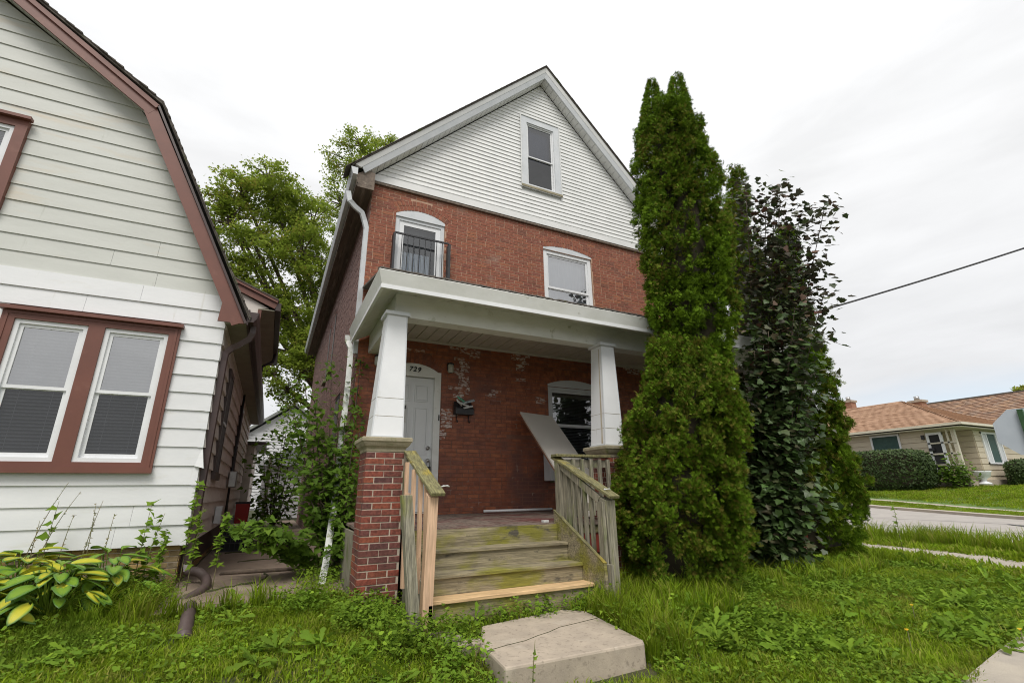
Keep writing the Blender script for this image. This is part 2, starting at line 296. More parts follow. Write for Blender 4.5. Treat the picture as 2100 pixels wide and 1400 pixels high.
M['red_plastic'] = mat('red_plastic', (.42,.02,.015), (.35,.02,.02), 3, rough=.4)
M['fh_siding'] = mat('beige_board_siding', (.60,.52,.39), (.55,.475,.36), 1.2, (1,1,3), rough=.6)
M['fh_roof'] = mat('orange_tan_shingle', (.7,.66,.62), scale=3, rough=.95, tint=[(.43,.27,.175), (.405,.25,.16), (.45,.285,.185), (.42,.26,.168), (.385,.235,.15), (.43,.27,.175)])
M['fh_roof2'] = mat('mixed_tan_shingle', (.6,.56,.54), scale=5, rough=.95, tint=[(.33,.20,.13), (.25,.15,.10), (.40,.25,.15), (.28,.20,.15), (.33,.20,.13)])
M['cream'] = mat('cream_trim', (.62,.57,.46), (.56,.51,.41), 3, rough=.5)
M['chimney'] = mat('chimney_brick', (.36,.19,.12), (.28,.14,.09), 9, rough=.9, bump=.01)
M['green_metal'] = mat('green_signpost', (.035,.09,.035), (.05,.12,.05), 9, rough=.5)
M['sign_gray'] = mat('bare_aluminum_sign_back', (.46,.50,.55), (.42,.46,.51), 5, rough=.45, metal=.2)
M['green_sign'] = mat('green_street_blade', (.02,.30,.11), (.02,.26,.10), 3, rough=.4)
M['teal'] = mat('teal_curtain', (.02,.06,.05), (.035,.085,.07), 7, rough=.6)
M['white_house'] = mat('far_white_siding', (.62,.62,.63), (.55,.55,.56), 2, rough=.6)
M['gray_roof'] = mat('gray_shingles', (.26,.27,.25), (.2,.21,.2), 4, rough=.9)
M['cable'] = mat('cable_rubber', (.03,.03,.035), (.045,.045,.05), 4, rough=.6)
M['bark'] = mat('bark', (.13,.095,.07), (.08,.06,.045), 9, (2,2,.5), rough=.95, bump=.01)
M['twig_shade'] = mat('brown_twig_shade', (.045,.035,.02), (.03,.028,.014), 9, rough=1)  # brown twigs and the shade inside a crown share this dark colour
M['arbor'] = mat('arborvitae_sprays', (.62,.6,.45), scale=2.2, rough=.75, spec=.08, leaf=.25, tint=[(.085,.16,.012), (.15,.265,.018), (.11,.20,.014), (.20,.325,.022), (.125,.225,.016), (.065,.12,.011), (.165,.28,.02), (.20,.17,.04), (.085,.16,.012)])
M['maple_green'] = mat('maple_leaf_green', (.7,.72,.6), scale=1.0, rough=.6, spec=.15, leaf=.42, tint=[(.11,.20,.025), (.155,.265,.03), (.09,.165,.025), (.20,.32,.04), (.13,.23,.03), (.11,.20,.025)])
M['tree_green'] = mat('silver_maple_leaf', (.7,.72,.6), scale=.6, rough=.7, spec=.1, leaf=.55, tint=[(.25,.33,.045), (.32,.41,.055), (.20,.28,.04), (.37,.45,.08), (.40,.35,.08), (.25,.33,.045)])
M['purple'] = mat('dark_maple_leaf', (.7,.75,.7), scale=1.4, rough=.45, spec=.35, leaf=.12, tint=[(.075,.105,.05), (.10,.075,.065), (.075,.125,.045), (.12,.095,.085), (.085,.145,.045), (.15,.07,.055), (.075,.105,.05)])
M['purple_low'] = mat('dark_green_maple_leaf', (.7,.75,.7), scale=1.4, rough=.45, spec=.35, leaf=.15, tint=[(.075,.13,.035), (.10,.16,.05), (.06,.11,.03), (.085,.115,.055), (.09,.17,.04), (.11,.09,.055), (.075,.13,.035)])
M['hosta'] = mat('hosta_leaf', (.55,.5,.55), scale=5, rough=.45, spec=.35, leaf=.2, tint=[(.06,.14,.035), (.10,.20,.03), (.42,.42,.03), (.52,.45,.03), (.55,.44,.04)])
M['weed'] = mat('weed_leaf', (.75,.7,.7), scale=3, rough=.75, spec=.12, leaf=.35, tint=[(.15,.27,.025), (.21,.35,.03), (.12,.21,.022), (.28,.43,.04), (.17,.29,.03), (.15,.27,.025)])
M['grass'] = mat('lawn_blades', (.62,.60,.55), scale=1.1, rough=.8, leaf=.42, spec=.08, tint=[(.21,.335,.018), (.27,.41,.022), (.17,.27,.016), (.34,.45,.032), (.24,.37,.02), (.40,.40,.09), (.21,.335,.018)], patches=[((.30,.27,.07), .8, (1,1,1), .58, .74), ((.10,.17,.015), .55, (1,1,1), .56, .72)])
M['hedge'] = mat('clipped_yew', (.6,.6,.55), scale=2, rough=.7, leaf=.15, tint=[(.045,.085,.018), (.06,.11,.02), (.035,.065,.015), (.08,.13,.025), (.045,.085,.018)])
M['stem'] = mat('weed_stem', (.20,.16,.08), (.12,.14,.05), 12, rough=.8)
M['yellow'] = mat('yellow_petals', (.85,.60,.02), (.9,.5,.02), 20, rough=.6)
M['soil'] = mat('soil_and_thatch', (.060,.055,.022), (.035,.045,.014), 2.5, rough=1, bump=.02, bscale=20, patches=[((.10,.085,.05), 1.2, (1,1,1), .6, .7)])
M['lawn_far'] = mat('distant_lawn', (.10,.165,.03), (.075,.13,.022), 1.0, rough=.9, bump=.03, bscale=14, patches=[((.12,.17,.03), .5, (1,1,1), .55, .7)])
M['verge'] = mat('bright_verge', (.15,.21,.03), (.12,.18,.028), 2, rough=.9, bump=.02, bscale=14)
M['gravel'] = mat('crushed_white_stone', (.55,.53,.48), (.40,.38,.34), 30, rough=.9)

# ---------------------------------------------------------------- ground
def sm(a, b, x): t = np.clip((x-a)/(b-a), 0, 1); return t*t*(3-2*t)
def gz(x, y):
    x = np.asarray(x, float); y = np.asarray(y, float)
    left = np.interp(y, [-5, 0, 3.3, 4.6, 6.2, 7.6, 9, 40], [-.22, -.21, -.17, .02, .1, .18, .16, .3])
    left = left+.10*sm(-.9, -1.6, x)*sm(5.5, 7.6, y)
    rt = np.interp(x, [3, 8, 10, 13, 19, 21, 24, 27, 60], [0, .02, .07, .1, .28, .42, .78, 1.12, 1.3])
    w = sm(3.0, 6.5, x)
    rt = rt*np.where(x < 13, sm(1.8, 4.5, y), 1)+np.where(x < 13, -.10*(1-sm(1.8, 4.5, y)), 0)
    rt = np.where(x > 19, rt-.0*y, rt)
    return left*(1-w)+rt*w
xs = np.unique(np.concatenate([np.linspace(-150, -12, 12), np.linspace(-12, 14, 105), np.linspace(14, 40, 40), np.linspace(40, 250, 12)]))
ys = np.unique(np.concatenate([np.linspace(-60, -2, 8), np.linspace(-2, 12, 57), np.linspace(12, 40, 20), np.linspace(40, 400, 14)]))
X, Y = np.meshgrid(xs, ys); Z = gz(X, Y)+.012*np.sin(X*3.1+1)*np.cos(Y*2.7)*((X < 12) & (X > -8))
V = np.stack([X, Y, Z], -1).reshape(-1, 3); nx = len(xs)
I = np.arange(len(xs)-1)[None]+nx*np.arange(len(ys)-1)[:, None]; I = I.ravel()
ground = npmesh("ground", V, np.stack([I, I+1, I+nx+1, I+nx], 1), M['soil'], smooth=True); tag(ground, "dark soil and thatch under the lawn", kind='structure')
def strip(name, near, far, off, m, n=10, thick=0.0):
    """sheet between two polylines (same count), following the ground"""
    a = np.array(near, float); b = np.array(far, float); mb = MB(); vs = []; rows = []
    for i in range(len(a)-1):
        for k in range(6): rows.append((a[i]+(a[i+1]-a[i])*k/6, b[i]+(b[i+1]-b[i])*k/6))
    rows.append((a[-1], b[-1]))
    for p, q in rows:
        for k in range(n+1): c = p+(q-p)*k/n; vs.append((c[0], c[1], float(gz(c[0], c[1]))+off))
    fs = [(r*(n+1)+k, r*(n+1)+k+1, (r+1)*(n+1)+k+1, (r+1)*(n+1)+k) for r in range(len(rows)-1) for k in range(n)]
    mb.add(vs, fs); o = mb.build(name, m)
    if thick: s = o.modifiers.new("solid", 'SOLIDIFY'); s.thickness = thick; s.offset = -1
    return o
near = [(12.0, -15), (12.2, 0), (12.9, 4.36), (13.35, 7.1), (14, 18), (14.5, 60)]
far = [(15.5, -15), (16.3, 0), (18.8, 6.1), (21.2, 11.6), (22.6, 18), (23.4, 60)]
off = lambda P, d: [(x+d, y) for x, y in P]
tag(strip("road", near, far, .03, M['road'], 14), "pale gray side street", kind='structure')
tag(strip("kerb", off(near, -.15), near, .07, M['walk'], 2, .1), kind='structure')
tag(strip("kerb", far, off(far, .22), .11, M['walk'], 2, .1), kind='structure')
tag(strip("grass_verge", off(far, .22), off(far, 1.5), .05, M['verge'], 6), kind='structure')
tag(strip("pavement", off(far, 1.5), off(far, 1.75), .055, M['walk'], 4), kind='structure')
tag(strip("far_lawn", off(far, 1.75), [(60, -15), (60, 0), (60, 6.1), (60, 11.6), (60, 18), (60, 60)], .05, M['lawn_far'], 40), kind='structure')
swn = [(8.9, -15), (9.2, 0), (9.75, 3.3), (10.3, 6), (11, 12), (11.5, 60)]
tag(strip("pavement", swn, off(swn, 1.15), .03, M['walk'], 4), kind='structure')
tag(strip("pavement", [(-30, .4), (4.5, .4), (6.2, .45), (8.9, .5)], [(-30, 1.95), (4.5, 2.12), (6.2, 2.32), (9.3, 2.5)], .04, M['walk'], 3), kind='structure')
tag(strip("tar_patch", [(16.6, 5.3), (17.2, 6.0)], [(16.68, 5.25), (17.28, 5.95)], .045, M['tar'], 2), kind='structure')
tag(strip("path", [(-.9, 6.25), (-.86, 9), (-.86, 22)], [(.95, 6.45), (1.07, 9), (1.07, 22)], .03, M['path'], 5), kind='structure')
for d_, w_ in ((2.2, .035), (4.1, .03)): tag(strip("road_joint", off(near, d_), off(near, d_+w_), .036, M['tar'], 1), kind='structure')
crack = MB()
for pts in ([(-.45, 8.2), (-.1, 8.35), (.3, 8.25), (.7, 8.5)], [(.05, 6.5), (.0, 7.1), (.12, 7.6), (.05, 8.3)], [(-.5, 7.0), (-.2, 7.25), (.05, 7.3)], [(-.3, 9.6), (.1, 9.75), (.8, 9.6)], [(-.6, 11), (.0, 11.2), (.9, 11.0)]):
    q = []
    for i in range(len(pts)-1):
        for k in range(5): t = k/5; q.append((pts[i][0]*(1-t)+pts[i+1][0]*t+rnd.uniform(-.03, .03), pts[i][1]*(1-t)+pts[i+1][1]*t+rnd.uniform(-.03, .03)))
    crack.tube([(x, y, float(gz(x, y))+.03) for x, y in q], [rnd.uniform(.008, .022) for _ in q], 4)
crack.build("path_crack", M['soil'], kind='stuff')

# ---------------------------------------------------------------- brickwork
BL, BH, MJ = .203, .0580, .0115       # brick length, height, mortar joint
CO = BH+MJ
def clip_iv(a, b, holes):
    segs = [(a, b)]
    for h0, h1 in holes:
        nsegs = []
        for s0, s1 in segs:
            if h1 <= s0 or h0 >= s1: nsegs.append((s0, s1)); continue
            if h0-s0 > .03: nsegs.append((s0, h0))
            if s1-h1 > .03: nsegs.append((h1, s1))
        segs = nsegs
    return segs
_shared = {}
def brick_obj(x0, x1, y, z0, m, parent, mk, depth=.06, h=BH):
    w = round(x1-x0, 2); key = (w, mk, rnd.randrange(3), h)
    if key not in _shared:
        mb = MB(); d = .004; j = [(rnd.uniform(-.002, .002), rnd.uniform(-.002, .002)) for _ in range(4)]
        mb.box(0, w, d, depth, 0, h); mb.v[:] = mb.v
        # slightly eased front: inset front face
        vs = [(0,d,0),(w,d,0),(w,depth,0),(0,depth,0),(0,d,h),(w,d,h),(w,depth,h),(0,depth,h)]
        fr = [(.003+j[0][0], 0, .003), (w-.003, 0, .003+j[1][1]), (w-.003+j[2][0], 0, h-.003), (.003, 0, h-.003+j[3][1])]
        mb = MB(); mb.add(vs+fr, [(0,3,2,1),(4,5,6,7),(1,2,6,5),(2,3,7,6),(3,0,4,7),(0,1,9,8),(1,5,10,9),(5,4,11,10),(4,0,8,11),(8,9,10,11)])
        _shared[key] = mb.mesh("brick"); _shared[key].materials.append(m)
    return link("brick", _shared[key], m, parent, loc=(x0, y+rnd.uniform(-.0025, .0025), z0))
BH_ = BH

# ================================================================ MAIN HOUSE
HX0, HX1, HY, HYB = 1.07, 8.69, 8.0, 20.3
RX, APEX, SL = 4.88, 10.92, 1.017
house = thing("brick_house", "tall two-storey red brick house with white sided front gable", "house", (4.88, 8, .1))
openings = [   # x0, x1, z0, spring z, rise
    (1.55, 2.53, 4.70, 6.36, .15), (4.80, 6.09, 5.00, 6.40, .09), (1.55, 2.55, .92, 3.25, .17), (4.79, 6.09, 1.48, 3.29, .12)]
def arch_z(o, x):
    x0, x1, z0, zs, rise = o; c = (x0+x1)/2; hw = (x1-x0)/2; rad = (hw*hw+rise*rise)/(2*rise)
    return zs+rise-rad+math.sqrt(max(rad*rad-(x-c)**2, 0))
def front_wall():
    back = MB(); zs = [.05, .92, 1.48, 3.25+.0, 3.9, 4.7, 5.0, 6.36, 6.92]
    # backing (mortar) as strips between openings, .012 behind the brick faces
    def strips(z0, z1, mb):
        holes = [(o[0], o[1]) for o in openings if o[2] < (z0+z1)/2 < o[3]]
        for a, b in clip_iv(HX0, HX1, holes): mb.box(a, b, HY+.0035, HY+.2, z0, z1)
    low, hi = MB(), MB()
    for z0, z1 in zip(zs[:-1], zs[1:]): strips(z0, z1, low if z1 <= 3.9 else hi)
    return low, hi
low, hi = front_wall()
wall = hi.build("front_wall", M['mortar'], house)
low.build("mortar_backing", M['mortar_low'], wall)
stain_spots = [(2.98,3.9,.25,.12),(3.12,3.75,.12,.1),(2.95,3.55,.12,.1),(2.90,3.4,.13,.08),(2.93,3.25,.12,.1),(2.92,3.05,.14,.1),(2.93,2.92,.1,.06),(2.62,2.55,.16,.12),(2.68,2.38,.14,.1),(2.6,2.25,.12,.1),(4.15,3.85,.2,.12),(4.2,3.65,.1,.16),(4.15,3.42,.06,.1),(4.62,2.95,.12,.04),(2.0,3.6,.35,.07),(7.2,3.8,.4,.1),(5.5,3.6,.3,.06),(3.6,3.0,.1,.05)]
fld_up, fld_low = MB(), MB(); nsep = 0; course = 0; z = .10
low_objs = []
while z+BH < 6.9:
    offx = (course % 2)*(BL+MJ)/2+rnd.uniform(-.012, .012)
    x = HX0-offx
    lowpart = z < 3.9
    while x < HX1:
        a, b = max(x, HX0), min(x+BL, HX1); x += BL+MJ
        if rnd.random() < .05: b = min(a+.098, b); x = b+MJ
        if b-a < .03: continue
        holes = []
        for o in openings:
            if z+BH > o[2] and z < o[3]: holes.append((o[0]-.004, o[1]+.004))
            elif o[3]-.02 <= z+BH/2 < o[3]+o[4]+.30:
                xm = (a+b)/2
                if o[0]-.06 < xm < o[1]+.06 and z < arch_z(o, min(max(xm, o[0]), o[1]))+.200: holes.append((o[0]-.06, o[1]+.06))
        for s0, s1 in clip_iv(a, b, holes):
            sepable = lowpart and 2.56 < s0 and s1 < 4.78 and z < 2.2
            if sepable: low_objs.append((s0, s1, z))
            else:
                st = 0.0
                if lowpart:
                    for sx, sz, rx, rz in stain_spots:
                        d = ((s0+s1)/2-sx)**2/rx**2+(z+.03-sz)**2/rz**2
                        if d < 1.3: st = max(st, .95-.35*d)
                dy = rnd.uniform(-.003, .0015)
                (fld_low if lowpart else fld_up).box(s0, s1, HY+dy, HY+.05, z, z+BH, tint=rnd.random()+.001, stain=st)
    z += CO; course += 1
fld_up.build("brick_field", M['brick'], wall, kind='stuff', label="red-brown running bond bricks of the upper storey")
fld_low.build("brick_field", M['brick_low'], wall, kind='stuff', label="glazed-looking dark red bricks with white paint flakes under the porch")
for s0, s1, zz in low_objs[:300]: brick_obj(s0, s1, HY, zz, M['brick_low'], wall, 'low')
# arches: two rings of soldier bricks over each opening
for oi_, o in enumerate(openings):
    x0, x1, z0, zs_, rise = o; c = (x0+x1)/2; hw = (x1-x0)/2+.03; rad = (hw*hw+rise*rise)/(2*rise); zc = zs_+rise-rad
    ang = math.asin(hw/rad); lowa = zs_ < 4
    ring = MB(); n = 24
    pa = [(c+rad*math.sin(-ang+2*ang*i/n), zc+rad*math.cos(-ang+2*ang*i/n)) for i in range(n+1)]
    pb = [(c+(rad+.225)*math.sin(-ang+2*ang*i/n), zc+(rad+.225)*math.cos(-ang+2*ang*i/n)) for i in range(n+1)]
    for i in range(n): ring.hexa([(pa[i][0], HY+.008, pa[i][1]), (pa[i+1][0], HY+.008, pa[i+1][1]), (pa[i+1][0], HY+.1, pa[i+1][1]), (pa[i][0], HY+.1, pa[i][1])],
                                 [(pb[i][0], HY+.008, pb[i][1]), (pb[i+1][0], HY+.008, pb[i+1][1]), (pb[i+1][0], HY+.1, pb[i+1][1]), (pb[i][0], HY+.1, pb[i][1])])
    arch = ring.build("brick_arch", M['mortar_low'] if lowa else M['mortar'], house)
    for rr in (0, 1):
        nb = int(2*ang*(rad+.11*rr)/.068); r0 = rad+.006+.11*rr; r1 = r0+.100
        for k in range(nb):
            am = -ang+2*ang*(k+.5)/nb; da = ang/nb-.0042/rad*1.2
            q = [(math.sin(am-da), math.cos(am-da)), (math.sin(am+da), math.cos(am+da))]
            mb = MB(); y0 = HY-.004+rnd.uniform(-.003, .003)
            P4 = [(c+r0*q[0][0], zc+r0*q[0][1]), (c+r0*q[1][0], zc+r0*q[1][1]), (c+r1*q[1][0], zc+r1*q[1][1]), (c+r1*q[0][0], zc+r1*q[0][1])]
            mb.prism(P4, 'y', y0, HY+.06)
            mb.build("brick", M['brick_low'] if lowa else M['brick'], arch)
# side wall (left) with bricks, and a plain far side
sw = MB(); sw.box(HX0+.012, HX0+.2, HY+.2, HYB-.3, .1, 6.9); sidew = sw.build("side_wall", M['mortar_side'], house)
sb = MB(); z = .10; c_ = 0
slots = [(12.6, 13.15, 4.3, 6.0), (13.9, 14.45, 4.3, 6.0), (10.0, 10.9, 1.4, 3.2)]
while z < 6.85:
    yy = HY+.002-(c_ % 2)*.107
    while yy < HYB-.4:
        a, b = max(yy, HY+.002), yy+BL; yy += BL+MJ
        hol = [(s[0], s[1]) for s in slots if s[2] < z+.03 < s[3]]
        for s0, s1 in clip_iv(a, b, hol): sb.box(HX0+rnd.uniform(-.003, .004), HX0+.04, s0, s1, z, z+BH, tint=rnd.random()+.001)
    z += CO; c_ += 1
sb.build("brick_field", M['brick_side'], sidew, kind='stuff', label="faded pinkish painted bricks of the side wall")
for i, (y0, y1, z0, z1) in enumerate(slots):
    mb = MB(); mb.box(HX0+.011, HX0+.1, y0, y1, z0, z1); w_ = mb.build("window", M['brick_orange'] if i < 2 else M['dark'], house)
    fr = MB(); fr.box(HX0-.002, HX0+.05, y0+.12, y1-.12, z0+.05, z1-.1); fr.build("frame", M['brown_dark'], w_)
    sl_ = MB(); sl_.box(HX0-.07, HX0+.01, y0-.05, y1+.05, z0-.07, z0); sl_.build("sill", M['concrete_cap'], w_)
mb = MB(); mb.box(HX1-.2, HX1, HY+.2, HYB-.3, .1, 6.9); mb.box(HX0, HX1, HYB-.3, HYB-.1, .1, 6.9); mb.build("rear_wall", M['brick_side'], house)
# gable siding, board by board (each a lapped board clipped by the rake)
gz0 = 6.92; nb = 40; ex = (APEX-gz0)/nb
WA = (4.28, 5.34, 7.80, 9.80)      # attic window outer trim
def siding_board(x0a, x1a, x0b, x1b, z0, z1, y, out_, mat_, parent, name="siding_board"):
    """lapped board: bottom edge pushed out, x extents at the bottom (a) and top (b)"""
    mb = MB(); vs = [(x0a, y-out_, z0), (x1a, y-out_, z0), (x1b, y-.004, z1), (x0b, y-.004, z1), (x0a, y+.02, z0), (x1a, y+.02, z0), (x1b, y+.02, z1), (x0b, y+.02, z1)]
    mb.add(vs, [(0,1,2,3),(1,5,6,2),(0,4,5,1),(4,0,3,7),(3,2,6,7),(5,4,7,6)]); return mb.build(name, mat_, parent)
gback = MB(); gh = lambda z: min((APEX-z)/SL, 3.81); wa = (WA[0]+.1, WA[1]-.1, WA[2]+.06, WA[3]-.1)
gback.prism([(RX-gh(gz0), gz0), (RX+gh(gz0), gz0), (RX+3.81, gz0+.11), (RX+gh(wa[2]), wa[2]), (RX-gh(wa[2]), wa[2]), (RX-3.81, gz0+.11)], 'y', HY+.0, HY+.2)
gback.prism([(RX-gh(wa[2]), wa[2]), (wa[0], wa[2]), (wa[0], wa[3]), (RX-gh(wa[3]), wa[3])], 'y', HY+.0, HY+.2)
gback.prism([(wa[1], wa[2]), (RX+gh(wa[2]), wa[2]), (RX+gh(wa[3]), wa[3]), (wa[1], wa[3])], 'y', HY+.0, HY+.2)
gback.prism([(RX-gh(wa[3]), wa[3]), (RX+gh(wa[3]), wa[3]), (RX, APEX+.02)], 'y', HY+.0, HY+.2)
gable = gback.build("gable_wall", M['white'], house)
for k in range(nb):
    z0 = gz0+k*ex; z1 = z0+ex+.004
    h0 = min((APEX-z0)/SL, 3.81); h1 = max(min((APEX-z1)/SL, 3.81), .005)
    if z1 > WA[2]+.02 and z0 < WA[3]-.02:
        siding_board(RX-h0, WA[0]+.02, RX-h1, WA[0]+.02, z0, z1, HY-.005, .021, M['white'], gable)
        siding_board(WA[1]-.02, RX+h0, WA[1]-.02, RX+h1, z0, z1, HY-.005, .021, M['white'], gable)
    else: siding_board(RX-h0, RX+h0, RX-h1, RX+h1, z0, z1, HY-.005, .021, M['white'], gable)
mb = MB(); mb.box(HX0-.015, HX1+.015, HY-.05, HY-.002, gz0-.05, gz0-.001); mb.build("starter_strip", M['eave_dark'], gable)
mb = MB(); mb.box(HX0-.02, HX1+.02, HY-.06, HY-.02, gz0, gz0+.14); mb.build("frieze_board", M['white'], gable)
# rake boards, soffit panels, roof
YF = HY-.26
for s in (-1, 1):
    e = lambda d, z: (RX+s*d, z-SL*d)
    D = 4.18
    mb = MB(); mb.hexa([(RX, YF, APEX+.03), (RX, YF-.035, APEX+.18), (RX, YF, APEX+.18), (RX, YF+.03, APEX+.03)], [(RX+s*4.0, YF, APEX+.03-SL*4.0), (RX+s*4.06, YF-.035, APEX+.18-SL*4.06), (RX+s*4.06, YF, APEX+.18-SL*4.06), (RX+s*4.0, YF+.03, APEX+.03-SL*4.0)])
    mb.build("rake_board", M['white_trim'], house)
    mb = MB(); mb.hexa([(RX, YF-.04, APEX+.181), (RX, YF-.07, APEX+.30), (RX, YF, APEX+.30), (RX, YF, APEX+.181)], [(RX+s*4.08, YF-.04, APEX+.181-SL*4.08), (RX+s*D, YF-.07, APEX+.30-SL*D), (RX+s*D, YF, APEX+.30-SL*D), (RX+s*4.08, YF, APEX+.181-SL*4.08)])
    mb.build("crown_moulding", M['white'], house)
    npan = 34
    for k in range(npan):      # soffit panels under the rake
        d0, d1 = 4.0*k/npan+.004, 4.0*(k+1)/npan-.004; dz = rnd.uniform(0, .002)
        mb = MB(); mb.hexa([(RX+s*d0, YF+.031, APEX+.03-SL*d0-dz), (RX+s*d1, YF+.031, APEX+.03-SL*d1-dz), (RX+s*d1, HY-.02, APEX+.03-SL*d1-dz), (RX+s*d0, HY-.02, APEX+.03-SL*d0-dz)],
                           [(RX+s*d0, YF+.031, APEX+.05-SL*d0), (RX+s*d1, YF+.031, APEX+.05-SL*d1), (RX+s*d1, HY-.02, APEX+.05-SL*d1), (RX+s*d0, HY-.02, APEX+.05-SL*d0)])
        mb.build("soffit_panel", M['soffit'] if k > 24 else M['white'], house)
    mb = MB(); D2 = 4.24
    mb.hexa([(RX, YF-.085, APEX+.305), (RX+s*D2, YF-.085, APEX+.305-SL*D2), (RX+s*D2, HYB, APEX+.305-SL*D2), (RX, HYB, APEX+.305)], [(RX, YF-.085, APEX+.345), (RX+s*D2, YF-.085, APEX+.335-SL*D2), (RX+s*D2, HYB, APEX+.335-SL*D2), (RX, HYB, APEX+.345)])
    roof = mb.build("roof", M['shingle'], house)
    tb = MB()          # shingle tabs showing along the rake edge
    k = 0
    while k*.14 < D2:
        d = k*.14; tb.hexa([(RX+s*d, YF-.10-rnd.uniform(0, .015), APEX+.345-SL*d), (RX+s*(d+.15), YF-.10, APEX+.337-SL*(d+.15)), (RX+s*(d+.15), YF+.3, APEX+.337-SL*(d+.15)), (RX+s*d, YF+.3, APEX+.345-SL*d)],
                           [(RX+s*d, YF-.10, APEX+.352-SL*d), (RX+s*(d+.15), YF-.10, APEX+.362-SL*(d+.15)), (RX+s*(d+.15), YF+.3, APEX+.362-SL*(d+.15)), (RX+s*d, YF+.3, APEX+.352-SL*d)]); k += 1
    tb.build("shingle_tab", M['shingle'], roof, kind='stuff')
    # eave: soffit boards, fascia, gutter
    for k in range(3):
        xa = HX0-.0-.105*k if s < 0 else HX1+.105*k
        mb = MB(); mb.box(min(xa, xa+s*.1), max(xa, xa+s*.1), YF+.03, HYB-.1, 6.66-.012*k, 6.69-.012*k); mb.build("eave_board", M['eave_dark'], house)
    mb = MB(); xf = RX+s*4.12; mb.box(xf-.015, xf+.015, YF+.03, HYB, 6.60, 6.86); mb.build("fascia", M['eave_dark'], house)
    mb = MB(); xa = RX+s*4.137
    prof = [(xa, 6.72), (xa+s*.08, 6.72), (xa+s*.10, 6.78), (xa+s*.12, 6.86), (xa+s*.105, 6.86), (xa+s*.09, 6.79), (xa+s*.07, 6.735), (xa, 6.735)]
    mb.prism(prof if s > 0 else prof[::-1], 'y', YF-.12, HYB)
    mb.prism([(xa, 6.72), (xa+s*.08, 6.72), (xa+s*.12, 6.86), (xa, 6.86)][::s], 'y', YF-.124, YF-.119)
    mb.build("gutter", M['white_trim'], house)
mb = MB(); mb.prism([(RX-4.11, 6.58), (HX0, 6.58), (HX0, 6.95), (RX-3.95, 6.98), (RX-4.11, 6.86)], 'y', YF+.032, YF+.05); mb.build("eave_end_board", M['eave_dark'], house)
# windows
def frame_boxes(mb, x0, x1, z0, z1, y0, y1, w, wb=None, wt=None):
    wb = w if wb is None else wb; wt = w if wt is None else wt
    mb.box(x0, x0+w, y0, y1, z0, z1); mb.box(x1-w, x1, y0, y1, z0, z1); mb.box(x0+w, x1-w, y0+.001, y1, z1-wt, z1); mb.box(x0+w, x1-w, y0+.001, y1, z0, z0+wb)
def window(parent, x0, x1, z0, z1, y, zr, fm, up_back, low_back, up_glass, low_glass, fw=.05, sash=.04, blind=None, name="window", label=None, bmat=None):
    """double-hung sash window facing -y; y is the wall face"""
    mb = MB(); frame_boxes(mb, x0, x1, z0, z1, y, y+.1, fw); w = mb.build(name, fm, parent, label=label)
    xi0, xi1, zi0, zi1 = x0+fw, x1-fw, z0+fw, z1-fw
    mb = MB(); frame_boxes(mb, xi0, xi1, zr, zi1, y+.025, y+.055, sash); mb.build("upper_sash", fm, w)
    mb = MB(); frame_boxes(mb, xi0, xi1, zi0, zr+.03, y+.05, y+.08, sash, sash*1.3); mb.build("lower_sash", fm, w)
    mb = MB(); mb.add([(xi0+sash, y+.04, zr+sash), (xi1-sash, y+.04, zr+sash), (xi1-sash, y+.04, zi1-sash), (xi0+sash, y+.04, zi1-sash)], [(0, 1, 2, 3)]); mb.build("pane", up_glass, w)
    mb = MB(); mb.add([(xi0+sash, y+.065, zi0+sash), (xi1-sash, y+.065, zi0+sash), (xi1-sash, y+.065, zr+.0), (xi0+sash, y+.065, zr+.0)], [(0, 1, 2, 3)]); mb.build("pane", low_glass, w)
    yb = y+.125
    mb = MB(); mb.box(xi0, xi1, yb+.03, yb+.035, zr, zi1); mb.build("curtain", up_back, w)
    mb = MB(); mb.box(xi0, xi1, yb+.03, yb+.035, zi0, zr); mb.build("curtain", low_back, w)  # a dark back is no curtain: the unlit room painted on a sheet
    if blind:
        mb = MB(); zz = zi0+blind[0]; 
        while zz < zi1-.02:
            mb.hexa([(xi0+.01, yb-.018, zz), (xi1-.01, yb-.018, zz), (xi1-.01, yb+.004, zz+.016), (xi0+.01, yb+.004, zz+.016)], [(xi0+.01, yb-.018, zz+.002), (xi1-.01, yb-.018, zz+.002), (xi1-.01, yb+.004, zz+.018), (xi0+.01, yb+.004, zz+.018)]); zz += blind[1]
        for xx in (xi0+.15, xi1-.15): mb.box(xx, xx+.004, yb-.02, yb-.018, zi0+blind[0], zi1)
        mb.build("blind", bmat or M['blind'], w)
    return w
# attic window with wide casing
mb = MB(); frame_boxes(mb, WA[0], WA[1], WA[2], WA[3], HY-.045, HY+.02, .16, .10, .17); cas = mb.build("window_casing", M['white_trim'], house)
mb = MB(); mb.box(WA[0]-.01, WA[1]+.01, HY-.075, HY-.046, WA[2]+.0, WA[2]+.05); mb.build("sill", M['concrete_cap'], cas)
mb = MB(); frame_boxes(mb, WA[0]-.012, WA[1]+.012, WA[2]-.012, WA[3]+.012, HY-.062, HY-.046, .02); mb.build("casing_bead", M['white'], cas)
window(house, WA[0]+.155, WA[1]-.155, WA[2]+.095, WA[3]-.165, HY-.02, 8.69, M['white_clean'], M['navy'], M['charcoal'], M['glass'], M['screen_glass'], .035, .03, name="attic_window")
